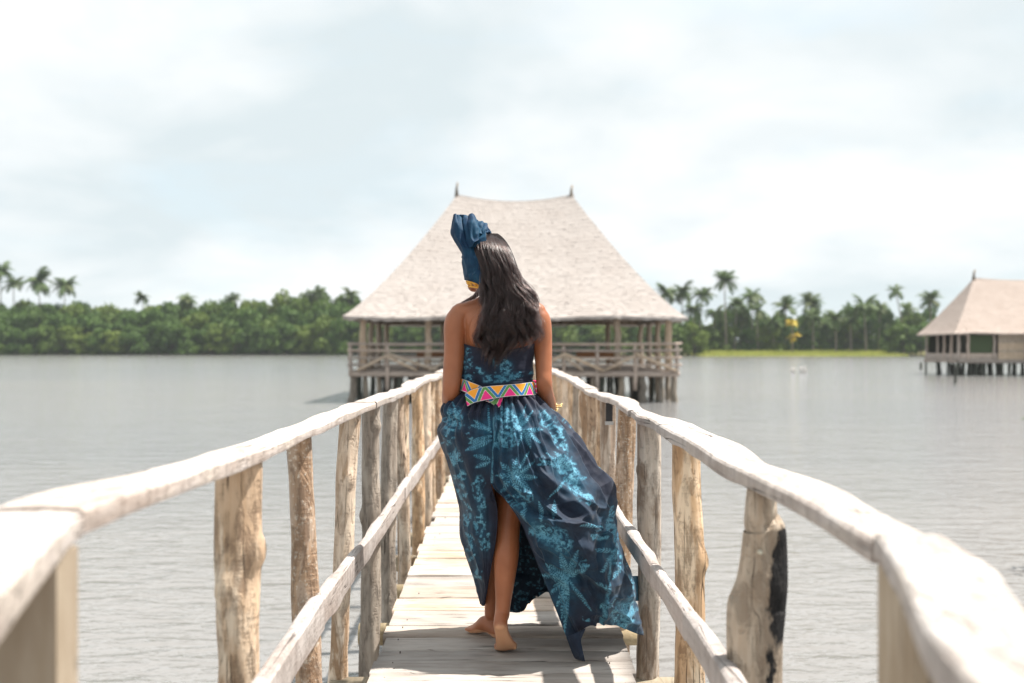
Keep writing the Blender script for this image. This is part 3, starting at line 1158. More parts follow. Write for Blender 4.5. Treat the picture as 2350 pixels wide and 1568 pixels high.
def post_mesh(a, b, r, seed, n=18, rings=34, knots=2, wob=0.32, flat=0.0):
    """a rough natural pole from a (foot) to b (head)"""
    a, b = np.array(a, float), np.array(b, float)
    rng = np.random.default_rng(int(seed) + 1000)
    t = np.linspace(0, 1, rings) ** 0.6
    ax = a + (b - a) * t[:, None]
    bend = rng.normal(0, 0.022, 2)
    ax[:, :2] += np.sin(t * math.pi)[:, None] * bend
    ax[:, :2] += 0.006 * np.column_stack([np.sin(t * 9 + rng.uniform(0, 6)), np.sin(t * 8 + rng.uniform(0, 6))])
    th = np.linspace(0, 2 * math.pi, n, endpoint=False)
    T, TH = np.meshgrid(t, th, indexing='ij')
    L = np.linalg.norm(b - a)
    P = np.column_stack([np.cos(TH).ravel() * 1.2, np.sin(TH).ravel() * 1.2, T.ravel() * L * 2.6])
    rad = r * (1.08 - 0.14 * T) * (1 + wob * fbm(P, 1.1, seed, 3).reshape(T.shape) + 0.05 * np.cos(2 * TH + seed) + flat * np.cos(3 * TH + seed * 2))
    rad *= 1 + 0.022 * np.abs(np.sin(TH * 4 + fbm(P, 0.5, seed + 9, 2).reshape(T.shape) * 3))
    for k in range(knots):
        kt, kth = rng.uniform(0.72, 0.97), rng.uniform(math.pi * 1.05, math.pi * 1.95)
        d2 = ((T - kt) * L / (r * 0.75)) ** 2 + ((np.angle(np.exp(1j * (TH - kth)))) / 0.55) ** 2
        rad += r * 0.46 * np.exp(-d2 * 1.3) - r * 0.3 * np.exp(-d2 * 9)
    X = ax[:, 0][:, None] + rad * np.cos(TH)
    Y = ax[:, 1][:, None] + rad * np.sin(TH)
    Z = ax[:, 2][:, None] + 0 * rad
    V = np.column_stack([X.ravel(), Y.ravel(), Z.ravel()])
    F = grid_faces(rings, n, True)
    F.append(tuple((rings - 1) * n + k for k in range(n)))
    F.append(tuple(range(n - 1, -1, -1)))
    return mesh('post', V, F)


def board_mesh(name, tab, y0, y1, side, seed, m=40, wav=0.006):
    """hand-hewn board along Y; tab rows: y, inner x, outer x, top z, thickness"""
    tab = np.array(tab, float)
    rng = np.random.default_rng(int(seed) + 1000)
    ys = np.linspace(y0, y1, m)
    val = [np.interp(ys, tab[:, 0], tab[:, i]) for i in range(1, 5)]
    # soften the corners of the table
    k = np.ones(5) / 5
    val = [np.convolve(np.pad(v, 2, mode='edge'), k, mode='valid') for v in val]
    q = np.column_stack([ys * 1.5, np.zeros(m), np.zeros(m)])
    xi = val[0] + wav * 1.3 * fbm(q + [0, 1.5, 0], 1.6, seed, 3)
    xo = val[1] + wav * 2.2 * fbm(q + [0, 7.5, 0], 1.6, seed + 3, 3)
    zt = val[2] + wav * 1.6 * fbm(q + [0, 3.5, 0], 0.9, seed + 5, 3)
    th = val[3] * (1 + 0.18 * fbm(q + [0, 5.5, 0], 1.8, seed + 7, 2))
    rows = []
    for i in range(m):
        w = xo[i] - xi[i]
        e = min(0.006, th[i] * 0.2)
        crown = 0.004 * math.sin(i * 0.7 + seed)
        sec = [(xi[i] + e * .4, zt[i] - th[i]), (xi[i], zt[i] - th[i] + e), (xi[i], zt[i] - e), (xi[i] + e, zt[i]), (xi[i] + w * .35, zt[i] + crown),
               (xi[i] + w * .7, zt[i] + crown * .4), (xo[i] - e, zt[i] - .002), (xo[i], zt[i] - e), (xo[i], zt[i] - th[i] + e), (xo[i] - e, zt[i] - th[i])]
        rows.append([(side * x, ys[i], z) for x, z in sec])
    kk = 10
    V = [p for r_ in rows for p in r_]
    F = []
    for i in range(m - 1):
        for j in range(kk):
            j2 = (j + 1) % kk
            f = (i * kk + j, i * kk + j2, (i + 1) * kk + j2, (i + 1) * kk + j)
            F.append(f if side < 0 else f[::-1])
    F.append(tuple(range(kk)) if side > 0 else tuple(range(kk - 1, -1, -1)))
    F.append(tuple((m - 1) * kk + j for j in range(kk))[::-1 if side > 0 else 1])
    return mesh(name, V, F)


# y, inner |x|, outer |x|, top z, thickness
HAND_L = [(0.3, .42, .62, .945, .06), (0.6, .44, .66, .95, .06), (1.0, .505, .715, .955, .055), (1.40, .60, .745, .960, .038), (1.5, .605, .75, .962, .036), (2.0, .592, .71, .955, .034),
          (2.4, .583, .695, .95, .034), (3.0, .585, .692, .954, .03), (4.2, .58, .69, .95, .03), (5.4, .58, .685, .945, .035), (7.3, .58, .69, .955, .03), (10, .575, .69, .955, .035), (50, .58, .69, .95, .035)]
HAND_R = [(0.3, .36, .48, .895, .06), (0.6, .375, .50, .90, .06), (1.05, .447, .565, .905, .045), (1.32, .525, .66, .908, .042), (1.57, .592, .70, .905, .036), (2.0, .577, .69, .905, .036), (2.4, .566, .69, .905, .038),
          (3.0, .565, .70, .912, .036), (3.5, .568, .705, .918, .036), (4.2, .572, .68, .922, .036), (4.5, .575, .665, .92, .03), (5.2, .575, .68, .93, .032), (6.9, .58, .675, .922, .03), (9, .58, .69, .935, .03),
          (14, .58, .70, .95, .03), (50, .58, .69, .95, .035)]
LOW_L = [(0.5, .53, .57, .42, .095), (2.2, .535, .575, .425, .095), (3.1, .545, .585, .437, .09), (3.7, .55, .59, .42, .09), (4.6, .55, .59, .40, .085), (6, .552, .59, .41, .085), (9, .552, .59, .39, .085), (50, .552, .59, .4, .085)]
LOW_R = [(0.5, .50, .545, .46, .085), (2.4, .515, .56, .45, .085), (3.2, .525, .565, .445, .08), (4.0, .53, .57, .435, .08), (6, .545, .58, .42, .08), (50, .552, .59, .42, .085)]


def charred_post_mat():
    """grey split wood whose outer side has been burnt black"""
    m = M['pole_grey'].copy()
    m.name = 'half_charred_wood'
    g = G(m.node_tree)
    b = [n for n in m.node_tree.nodes if n.type == 'BSDF_PRINCIPLED'][0]
    src = b.inputs['Base Color'].links[0].from_socket
    tc = g.n('ShaderNodeTexCoord').outputs['Object']
    sp = g.n('ShaderNodeSeparateXYZ')
    g.link(tc, sp.inputs[0])
    x, z = sp.outputs[0], sp.outputs[2]
    nz = g.math('MULTIPLY_ADD', g.noise(g.mapping(tc, scale=(1, 1, 0.5)), 34, 4, 0.65), 0.05, -0.025)
    dz = g.math('SUBTRACT', z, 0.61)
    edge = g.math('ADD', g.math('MULTIPLY_ADD', g.math('MULTIPLY', dz, dz), 0.95, 0.638), nz)
    hi = g.n('ShaderNodeMapRange', inp={1: -0.003, 2: 0.005, 3: 0.0, 4: 1.0})
    g.link(g.math('SUBTRACT', x, edge), hi.inputs[0])
    up = g.n('ShaderNodeMapRange', inp={1: 0.47, 2: 0.50, 3: 0.0, 4: 1.0})
    g.link(g.math('ADD', z, nz), up.inputs[0])
    top = g.n('ShaderNodeMapRange', inp={1: 0.775, 2: 0.765, 3: 0.0, 4: 1.0})
    g.link(g.math('ADD', z, nz), top.inputs[0])
    upper = g.math('MULTIPLY', g.math('MULTIPLY', hi.outputs[0], up.outputs[0]), top.outputs[0])
    low = g.n('ShaderNodeMapRange', inp={1: 0.011, 2: 0.006, 3: 0.0, 4: 1.0})
    g.link(g.math('ABSOLUTE', g.math('SUBTRACT', g.math('ADD', x, nz), 0.645)), low.inputs[0])
    lowm = g.math('MULTIPLY', low.outputs[0], g.math('SUBTRACT', 1.0, up.outputs[0]))
    mask = g.math('MAXIMUM', upper, lowm, clamp=True)
    fine = g.noise(g.mapping(tc, scale=(1, 1, 0.3)), 120, 3, 0.6)
    black = g.mix(g.ramp(fine, [(0.35, 0), (0.7, 1)]), (0.006, 0.006, 0.007), (0.028, 0.025, 0.024))
    g.link(g.mix(mask, src, black), b.inputs['Base Color'])
    return m


def railing(side, label):
    t = empty('railing', (side * 0.63, 24, 0))
    tag(t, label, 'railing', 'railings along the pier')
    rng = random.Random(40 + side)
    hand = HAND_L if side < 0 else HAND_R
    low = LOW_L if side < 0 else LOW_R
    joints = [0.35, 1.44, 4.62, 7.4, 10.2] if side < 0 else [0.35, 1.58, 4.47, 6.95, 9.6]
    while joints[-1] < 46:
        joints.append(joints[-1] + rng.uniform(2.6, 3.6))
    joints[-1] = 49.4
    for i in range(len(joints) - 1):
        a, b = joints[i], joints[i + 1] - 0.004
        put('handrail_board', board_mesh('handrail', hand, a, b, side, i * 3 + side, 60 if b < 12 else 24, 0.012 if a > 1.4 else 0.005), M['rail'], t, sharp=True)
    joints = [0.6, 3.06, 5.7, 8.4] if side < 0 else [0.6, 2.86, 3.52, 6.3, 9]
    while joints[-1] < 46:
        joints.append(joints[-1] + rng.uniform(2.6, 3.6))
    joints[-1] = 49.3
    for i in range(len(joints) - 1):
        a, b = joints[i], joints[i + 1] - 0.003
        put('lower_rail_board', board_mesh('lower_rail', low, a, b, side, 50 + i * 3 + side, 50 if b < 12 else 20, 0.006), M['lower'], t, sharp=True)
    # natural poles: picture x of the head, picture x lower down, radius, look
    if side < 0:
        near = [(2.46, -.642, -.640, .052, 'pole_tan', 5, 3), (3.15, -.635, -.603, .039, 'pole_brown', 12, 0), (4.25, -.635, -.665, .046, 'pole_pale', 3, 1), (4.92, -.640, -.640, .047, 'pole_grey', 8, 2),
                (5.70, -.635, -.62, .044, 'pole_grey', 15, 2), (6.15, -.64, -.63, .036, 'pole_tan', 21, 0), (6.62, -.64, -.635, .042, 'pole_tan', 16, 1), (7.5, -.64, -.64, .045, 'pole_tan', 17, 1), (8.3, -.64, -.635, .042, 'pole_pale', 18, 1), (9.0, -.64, -.63, .045, 'pole_tan', 19, 1),
                (9.8, -.64, -.64, .045, 'pole_brown', 20, 1), (10.6, -.64, -.64, .045, 'pole_tan', 22, 1), (11.4, -.64, -.64, .05, 'pole_pale', 23, 1)]
    else:
        near = [(3.50, .640, .640, .049, 'pole_tan', 33, 1), (4.25, .632, .648, .050, 'pole_pale', 34, 1), (5.06, .630, .632, .049, 'pole_brown', 35, 0), (5.85, .63, .64, .048, 'pole_pale', 36, 2), (6.35, .64, .64, .034, 'pole_tan', 46, 0),
                (6.9, .64, .635, .047, 'pole_tan', 37, 1), (7.55, .64, .64, .046, 'pole_pale', 38, 1), (8.2, .64, .64, .046, 'pole_grey', 39, 1), (8.95, .64, .64, .047, 'pole_tan', 40, 1), (9.8, .64, .64, .05, 'pole_pale', 41, 1), (10.7, .64, .64, .05, 'pole_tan', 42, 1), (11.6, .64, .64, .05, 'pole_tan', 43, 1)]
    y = near[-1][0] + 0.85
    k = 0
    while y < 49:
        near.append((y, side * .64, side * .64, .048, rng.choice(('pole_tan', 'pole_pale', 'pole_brown')), 60 + k, 0))
        y += rng.uniform(0.8, 1.05)
        k += 1
    for (y, xh, xl, r, mt, seed, kn) in near:
        zt = np.interp(y, [q[0] for q in hand], [q[3] for q in hand]) - np.interp(y, [q[0] for q in hand], [q[4] for q in hand])
        # lean is given at z = 0.14; carry it down into the water
        slope = (xh - xl) / (zt - 0.14)
        foot = (xh - slope * (zt + 2.1), y + 0.0, -2.1)
        far = y > 12
        me = post_mesh(foot, (xh, y, zt + 0.003), r, seed, 10 if far else 22, 14 if far else 96, 0 if far else kn, flat=0.05 if mt == 'pole_grey' else 0.0)
        o = put('post', me, M[mt], t)
    # dark iron strap hanging under the handrail
    if side > 0:
        c = at(1398, 955, 5.66)
        bm_ = simple_mat('black_iron', (0.02, 0.02, 0.024), 0.4)
        br = put('iron_strap', MB().box((c.x - .019, c.y - .004, c.z - .03), (c.x + .019, c.y + .004, c.z + .075)).mesh('iron_strap'), bm_, t, smooth=False)
        put('strap_end', MB().box((c.x - .023, c.y - .008, c.z - .05), (c.x + .023, c.y + .008, c.z - .031)).mesh('strap_end'), simple_mat('galvanised_end', (0.45, 0.44, 0.43), 0.5), br, smooth=False)
    # sawn square post close to the lens
    if side < 0:
        bx = MB().box((-0.725, 1.337, -2.1), (-0.597, 1.405, 0.922))
    else:
        bx = MB().box((0.603, 1.452, -2.1), (0.72, 1.594, 0.862))
    o = put('square_post', bx.mesh('square_post'), M['square'], t, smooth=False)
    if side > 0:
        # thick post with a burnt outer side: picture y, left x, right x at its distance
        y = 2.42
        prof = [(2400, 1672, 1790), (1700, 1668, 1792), (1568, 1668, 1795), (1470, 1667, 1796), (1400, 1668, 1803), (1380, 1674, 1805), (1345, 1688, 1807), (1300, 1697, 1807), (1240, 1704, 1805), (1212, 1707, 1800), (1204, 1708, 1786), (1190, 1709, 1783), (1150, 1713, 1780), (1119, 1716, 1776)]
        cz = [at((l + r_) / 2, py, y) for py, l, r_ in prof]
        hw = [(r_ - l) / 2 / FPX * y for py, l, r_ in prof]
        C = crom(np.array([(c.x, c.y, c.z, h) for c, h in zip(cz, hw)]), 60)
        v, f = tube([tuple(q[:3]) for q in C], [(q[3], 0.045 + 0.004 * math.sin(i * 0.5)) for i, q in enumerate(C)], 22)
        p = put('post', mesh('post', v, f), charred_post_mat(), t)
        p['label'] = 'thick grey post with a black charred outer side'

        c = at(1786, 1214, y - 0.02)
        v, f = tube([(c.x - .012, c.y, c.z - .012), (c.x, c.y, c.z + 0.002), (c.x + .008, c.y, c.z + .014)], [0.014, 0.012, 0.006], 9)
        put('broken_tip', mesh('broken_tip', v, f), M['pole_tan'], p)
        c = at(1745, 1268, y - 0.044)
        v, f = tube([(c.x, c.y + .01, c.z), (c.x, c.y - .004, c.z)], [0.006, 0.005], 8)
        put('bolt', mesh('bolt', v, f), simple_mat('pale_bolt', (0.6, 0.56, 0.45), 0.4), p)


railing(-1, 'left railing of rough poles under a pale hewn handrail')
railing(1, 'right railing of rough poles, one charred black, under a pale handrail')

# ================================================================== the woman
def skin_mat():
    m, g, b = new_mat('skin')
    tc = g.n('ShaderNodeTexCoord').outputs['Object']
    n = g.noise(tc, 9, 4, 0.6)
    f = g.noise(tc, 260, 2, 0.5)
    sep = g.n('ShaderNodeSeparateXYZ')
    g.link(tc, sep.inputs[0])
    c = g.mix(g.ramp(n, [(0.3, 0), (0.7, 1)]), (0.29, 0.100, 0.042), (0.37, 0.136, 0.061))
    # paler soles
    at_ = g.n('ShaderNodeAttribute', attribute_name='sole')
    c = g.mix(at_.outputs['Fac'], c, (0.60, 0.32, 0.18))
    g.link(c, b.inputs['Base Color'])
    b.inputs['Roughness'].default_value = 0.42
    b.inputs['Specular IOR Level'].default_value = 0.45
    b.inputs['Subsurface Weight'].default_value = 0.12
    b.inputs['Subsurface Radius'].default_value = (0.012, 0.005, 0.003)
    b.inputs['Subsurface Scale'].default_value = 1.0
    g.link(g.bump(f, 0.08, 0.002), b.inputs['Normal'])
    return m


def fabric_mat():
    """wax-dyed cotton: navy ground, teal bleed, pale cyan print; masks are stored on the cloth"""
    m, g, b = new_mat('batik_cotton')
    tc = g.n('ShaderNodeTexCoord').outputs['Object']
    pr = g.n('ShaderNodeAttribute', attribute_name='print').outputs['Fac']
    ha = g.n('ShaderNodeAttribute', attribute_name='bleed').outputs['Fac']
    n1 = g.noise(tc, 130, 4, 0.7)
    n2 = g.noise(tc, 24, 4, 0.6)
    navy = g.mix(g.ramp(n2, [(0.35, 0), (0.7, 1)]), (0.007, 0.009, 0.022), (0.013, 0.016, 0.034))
    teal = g.mix(g.ramp(n2, [(0.3, 0), (0.7, 1)]), (0.006, 0.042, 0.082), (0.010, 0.072, 0.125))
    c = g.mix(g.math('MULTIPLY', ha, g.ramp(n2, [(0.25, 0.5), (0.6, 1)]), clamp=True), navy, teal)
    light = g.mix(g.ramp(n2, [(0.35, 0), (0.7, 1)]), (0.048, 0.19, 0.29), (0.145, 0.38, 0.50))
    crack = g.ramp(n1, [(0.36, 0.0), (0.52, 1.0)])
    c = g.mix(g.math('MULTIPLY', pr, crack, clamp=True), c, light)
    g.link(c, b.inputs['Base Color'])
    b.inputs['Roughness'].default_value = 0.7
    b.inputs['Specular IOR Level'].default_value = 0.25
    b.inputs['Sheen Weight'].default_value = 0.08
    w = g.noise(tc, 900, 1, 0.5)
    cr = g.noise(tc, 38, 4, 0.65, 0.8)
    h = g.math('ADD', g.math('MULTIPLY', w, 0.05), g.math('MULTIPLY', cr, 0.6))
    g.link(g.bump(h, 0.35, 0.006), b.inputs['Normal'])
    return m


def belt_mat():
    m, g, b = new_mat('belt_print')
    at_ = g.n('ShaderNodeAttribute', attribute_name='belt_colour')
    g.link(at_.outputs['Color'], b.inputs['Base Color'])
    b.inputs['Roughness'].default_value = 0.5
    return m


def wrap_mat():
    m, g, b = new_mat('head_wrap_cotton')
    tc = g.n('ShaderNodeTexCoord').outputs['Object']
    n = g.noise(tc, 14, 4, 0.6)
    cr = g.noise(tc, 40, 4, 0.65, 0.8)
    g.link(g.mix(g.ramp(n, [(0.4, 0), (0.66, 1)]), (0.006, 0.026, 0.066), (0.009, 0.055, 0.105)), b.inputs['Base Color'])
    b.inputs['Roughness'].default_value = 0.68
    b.inputs['Specular IOR Level'].default_value = 0.22
    g.link(g.bump(cr, 0.3, 0.006), b.inputs['Normal'])
    return m


def hair_mat():
    m = bpy.data.materials.new('hair')
    m.use_nodes = True
    m.node_tree.nodes.clear()
    g = G(m.node_tree)
    h = g.n('ShaderNodeBsdfHairPrincipled')
    h.parametrization = 'COLOR'
    h.inputs['Color'].default_value = (0.017, 0.0095, 0.0085, 1)
    h.inputs['Roughness'].default_value = 0.18
    h.inputs['IOR'].default_value = 1.42
    h.inputs['Radial Roughness'].default_value = 0.4
    h.inputs['Random Roughness'].default_value = 0.3
    o = g.n('ShaderNodeOutputMaterial')
    g.link(h.outputs[0], o.inputs['Surface'])
    return m


M['skin'] = skin_mat()
M['fabric'] = fabric_mat()
M['belt'] = belt_mat()
M['wrap'] = wrap_mat()
M['hair'] = hair_mat()
M['hair_mass'] = simple_mat('hair_mass', (0.010, 0.007, 0.007), 0.85, 0.08, bump=0.3, bscale=60)

woman = empty('person', (0.0, 4.0, 0.0))
tag(woman, 'barefoot woman in blue batik dress and head wrap walking away along the pier', 'person')


def ball(c, r, n=14):
    """closed ellipsoid"""
    rx, ry, rz = (r, r, r) if isinstance(r, (int, float)) else r
    pts, rad = [], []
    V, F = [], []
    m = n
    for i in range(1, m):
        ph = math.pi * i / m
        for k in range(n + 2):
            th = 2 * math.pi * k / (n + 2)
            V.append((c[0] + rx * math.sin(ph) * math.cos(th), c[1] + ry * math.sin(ph) * math.sin(th), c[2] + rz * math.cos(ph)))
    q = n + 2
    top = len(V)
    V.append((c[0], c[1], c[2] + rz))
    V.append((c[0], c[1], c[2] - rz))
    F = grid_faces(m - 1, q, True)
    F = [f[::-1] for f in F]
    for k in range(q):
        F.append((top, k, (k + 1) % q))
        F.append((top + 1, (m - 2) * q + (k + 1) % q, (m - 2) * q + k))
    return V, F


def limb(pts, rad, m=26, n=18):
    """smooth closed limb with rounded ends; rad entries (a, b) or r"""
    rr = np.array([(r, r) if isinstance(r, (int, float)) else r for r in rad], float)
    C = crom(np.hstack([np.array(pts, float), rr]), m)
    P, Q = C[:, :3], np.maximum(C[:, 3:], 0.004)
    d0 = P[0] - P[1]; d0 /= np.linalg.norm(d0)
    d1 = P[-1] - P[-2]; d1 /= np.linalg.norm(d1)
    k0, k1 = Q[0].min(), Q[-1].min()
    P = np.vstack([P[0] + d0 * k0 * 0.95, P[0] + d0 * k0 * 0.6, P, P[-1] + d1 * k1 * 0.6, P[-1] + d1 * k1 * 0.95])
    Q = np.vstack([Q[0] * 0.3, Q[0] * 0.8, Q, Q[-1] * 0.8, Q[-1] * 0.3])
    return tube([tuple(p) for p in P], [tuple(q) for q in Q], n)


def body():
    mb = MB()
    # torso: horizontal sections  z, cx, cy, half width, half depth
    S = [(0.78, -.005, 4.03, .120, .095), (0.82, -.005, 4.025, .160, .112), (0.90, -.008, 4.01, .172, .122), (0.97, -.012, 4.015, .155, .108), (1.03, -.016, 4.02, .130, .092),
         (1.08, -.017, 4.02, .124, .088), (1.14, -.014, 4.015, .127, .092), (1.20, -.010, 4.01, .134, .098), (1.26, -.008, 4.01, .142, .100), (1.31, -.009, 4.01, .150, .092),
         (1.345, -.010, 4.01, .140, .075), (1.375, -.012, 4.01, .100, .060), (1.40, -.015, 4.01, .065, .052)]
    C = crom(S, 44)
    n = 32
    V = []
    for z, cx, cy, a, b in C:
        for k in range(n):
            t = 2 * math.pi * k / n
            c, s = math.cos(t), math.sin(t)
            V.append((cx + a * math.copysign(abs(c) ** 0.88, c), cy + b * math.copysign(abs(s) ** 0.88, s), z))
    F = grid_faces(44, n, True)
    F.append(tuple(range(n - 1, -1, -1)))
    F.append(tuple(43 * n + k for k in range(n)))
    mb.add(V, F)
    # spine furrow is suggested by the two shoulder blades
    for x, z in ((-.078, 1.268), (.062, 1.272)):
        mb.add(*ball((x, 3.935, z), (.050, .022, .070)))
    for s in (-1, 1):
        mb.add(*ball((-.008 + s * .075, 3.955, 0.875), (.085, .085, .085)))
        mb.add(*ball((-.008 + s * .062, 4.075, 1.225), (.052, .040, .050)))
    # neck and trapezius
    mb.add(*limb([(-.012, 4.005, 1.34), (-.022, 4.012, 1.42), (-.048, 4.03, 1.50)], [(.056, .054), (.047, .05), (.048, .05)]))
    mb.add(*limb([(-.03, 4.005, 1.405), (-.09, 4.0, 1.367), (-.165, 4.0, 1.343)], [.036, .036, .040]))
    mb.add(*limb([(.0, 4.005, 1.405), (.07, 4.0, 1.370), (.145, 4.0, 1.348)], [.036, .034, .037]))
    # arms
    mb.add(*limb([(-.168, 4.0, 1.335), (-.182, 3.995, 1.295), (-.186, 3.985, 1.20), (-.194, 3.972, 1.10), (-.199, 3.965, 1.035), (-.203, 4.02, 1.0), (-.206, 4.10, .975), (-.208, 4.19, .935)],
                  [.043, .048, .043, .039, .036, .037, .035, .025], 50))
    mb.add(*limb([(.146, 4.0, 1.340), (.160, 3.995, 1.300), (.168, 3.99, 1.20), (.170, 3.975, 1.11), (.172, 3.968, 1.055), (.180, 4.03, 1.015), (.196, 4.11, .975), (.212, 4.195, .945)],
                  [.038, .042, .037, .033, .032, .033, .031, .022], 50))
    # hands: palm, four fingers, thumb
    for s, w, d in ((-1, Vector((-.208, 4.19, .935)), Vector((.02, .9, -.42)).normalized()), (1, Vector((.212, 4.195, .945)), Vector((-.25, .95, .06)).normalized())):
        side = Vector((0, 0, 1)).cross(d).normalized()
        flat = d.cross(side)
        if s > 0:
            side, flat = Vector((.15, 0, 1)).normalized(), Vector((-1, -.3, 0)).normalized()
        mb.add(*limb([tuple(w), tuple(w + d * .05), tuple(w + d * .088)], [(.020, .020), (.030, .020), (.032, .016)], 12))
        for k, (o, L) in enumerate(((-.027, .062), (-.009, .072), (.009, .067), (.026, .052))):
            p0 = w + d * .085 + side * o
            cv = -flat if s < 0 else flat
            p1 = p0 + d * L * .45 + cv * L * .10
            p2 = p0 + d * L * .75 + cv * L * .35
            p3 = p0 + d * L * .85 + cv * L * .65
            mb.add(*limb([tuple(p0 - d * .015), tuple(p0), tuple(p1), tuple(p2), tuple(p3)], [.0085, .009, .0085, .008, .007], 14, 10))
        p0 = w + d * .03 + side * (.022 if s > 0 else -.022)
        mb.add(*limb([tuple(p0), tuple(p0 + side * (.022 if s > 0 else -.022) + d * .025), tuple(p0 + side * (.028 if s > 0 else -.028) + d * .055)], [.011, .0105, .008], 10, 10))
    # legs: weight coming off the near (right) foot
    mb.add(*limb([(.078, 4.025, .86), (.066, 4.03, .76), (.048, 4.02, .64), (.030, 3.99, .53), (.024, 3.965, .46), (.020, 3.940, .38), (.014, 3.925, .29), (.008, 3.922, .20), (.004, 3.925, .145)],
                  [.088, .083, .070, .054, (.050, .050), (.050, .052), (.041, .043), (.031, .036), (.029, .036)], 60))
    mb.add(*limb([(.004, 3.925, .165), (-.001, 3.898, .140), (-.003, 3.876, .122)], [(.027, .032), (.028, .030), (.027, .026)], 16))
    mb.add(*limb([(-.003, 3.880, .126), (.003, 3.890, .090), (.012, 3.906, .052), (.020, 3.930, .026), (.022, 3.952, .020)], [(.029, .026), (.028, .024), (.035, .020), (.043, .017), (.042, .014)], 24))
    for k, (x, L, r) in enumerate(((-.016, .046, .013), (.006, .044, .010), (.023, .040, .0095), (.039, .034, .009), (.054, .026, .0085))):
        mb.add(*limb([(x, 3.942 - k * .003, .018), (x, 3.962 - k * .004, .015), (x - .002, 3.962 - k * .004 + L * .55, .011)], [r, r, r * .85], 10, 10))
    mb.add(*limb([(-.082, 4.03, .86), (-.078, 4.05, .76), (-.066, 4.08, .64), (-.056, 4.10, .52), (-.050, 4.095, .45), (-.046, 4.090, .38), (-.042, 4.10, .28), (-.041, 4.12, .18), (-.040, 4.128, .095)],
                  [.088, .083, .070, .053, .049, (.048, .050), (.038, .041), (.029, .033), (.029, .033)], 60))
    mb.add(*limb([(-.018, 4.100, .034), (-.034, 4.118, .046), (-.062, 4.148, .052), (-.090, 4.185, .034), (-.110, 4.208, .022)], [(.028, .030), (.030, .034), (.032, .036), (.040, .024), (.040, .016)], 24))
    fd = Vector((-.66, .75, 0)).normalized()
    fs = Vector((.75, .66, 0))
    for k, (o, L, r) in enumerate(((.030, .046, .012), (.011, .044, .0098), (-.006, .040, .0092), (-.021, .034, .0088), (-.035, .027, .0085))):
        p = Vector((-.104, 4.202, .016)) + fs * o
        mb.add(*limb([tuple(p), tuple(p + fd * L * .5), tuple(p + fd * L)], [r, r, r * .85], 10, 10))
    # head, turned to the left
    C0 = Vector((-.062, 4.025, 1.558))
    fw = Vector((-.74, .66, -.06)).normalized()
    sd = Vector((fw.y, -fw.x, 0)).normalized()
    up = sd.cross(fw)

    def hp(a, b, c):
        return C0 + sd * a + fw * b + up * c

    def orient(vf, c):
        v, f = vf
        return [tuple(c + sd * p[0] + fw * p[1] + up * p[2]) for p in v], f
    mb.add(*orient(ball((0, 0, 0), (.072, .090, .096), 20), hp(0, -.008, .006)))
    mb.add(*orient(ball((0, 0, 0), (.056, .062, .080), 18), hp(0, .030, -.042)))
    mb.add(*orient(ball((0, 0, 0), (.030, .026, .026), 12), hp(0, .070, -.098)))
    mb.add(*orient(ball((0, 0, 0), (.050, .030, .028), 12), hp(0, .052, .028)))
    for s in (-1, 1):
        mb.add(*orient(ball((0, 0, 0), (.024, .020, .020), 12), hp(s * .036, .062, -.034)))
        mb.add(*orient(ball((0, 0, 0), (.009, .018, .030), 10), hp(s * .072, -.006, -.020)))
        mb.add(*orient(ball((0, 0, 0), (.011, .010, .009), 10), hp(s * .012, .094, -.036)))
    mb.add(*[(lambda vf: vf)(limb([tuple(hp(0, .082, .008)), tuple(hp(0, .094, -.014)), tuple(hp(0, .106, -.034))], [.009, .010, .012], 10, 10))][0])
    mb.add(*orient(ball((0, 0, 0), (.024, .012, .007), 10), hp(0, .088, -.060)))
    mb.add(*orient(ball((0, 0, 0), (.021, .012, .008), 10), hp(0, .086, -.073)))
    me = mb.mesh('body_parts')
    tmp = bpy.data.objects.new('body_tmp', me)
    COL.objects.link(tmp)
    rm = tmp.modifiers.new('r', 'REMESH')
    rm.mode = 'VOXEL'
    rm.voxel_size = 0.0042
    rm.use_smooth_shade = True
    sm = tmp.modifiers.new('s', 'SMOOTH')
    sm.factor = 0.5
    sm.iterations = 5
    dg = bpy.context.evaluated_depsgraph_get()
    out = bpy.data.meshes.new_from_object(tmp.evaluated_get(dg))
    out.name = 'body'
    bpy.data.objects.remove(tmp)
    out.materials.clear()
    # soles: pale skin on the underside of the feet
    co = np.empty(len(out.vertices) * 3, np.float32)
    out.vertices.foreach_get('co', co)
    co = co.reshape(-1, 3)
    no = np.empty(len(out.vertices) * 3, np.float32)
    out.vertices.foreach_get('normal', no)
    no = no.reshape(-1, 3)
    heel = (co[:, 2] < 0.150) & (co[:, 1] < 3.96)
    w = np.where(heel, np.clip((-no[:, 1] * 0.9 - no[:, 2] * 0.7 - 0.25) * 2.2, 0, 1), np.where(co[:, 2] < 0.03, np.clip(-no[:, 2] * 2, 0, 1), 0))
    w = w * np.clip((0.150 - co[:, 2]) / 0.03, 0, 1)
    a = out.attributes.new('sole', 'FLOAT', 'POINT')
    a.data.foreach_set('value', w.astype(np.float32))
    ob = put('body', out, M['skin'], woman)
    # eyes
    wm = simple_mat('eye_white', (0.75, 0.72, 0.68), 0.25)
    dm = simple_mat('iris', (0.03, 0.015, 0.01), 0.2)
    for s in (-1, 1):
        v, f = ball((0, 0, 0), .0125, 10)
        c = hp(s * .031, .0645, -.008)
        e = put('eye', mesh('eye', [tuple(c + Vector(p)) for p in v], f), wm, woman)
        c2 = hp(s * .031, .0722, -.008)
        v, f = ball((0, 0, 0), .006, 8)
        put('iris', mesh('iris', [tuple(c2 + Vector(p)) for p in v], f), dm, e)
    return C0, fw, sd, up


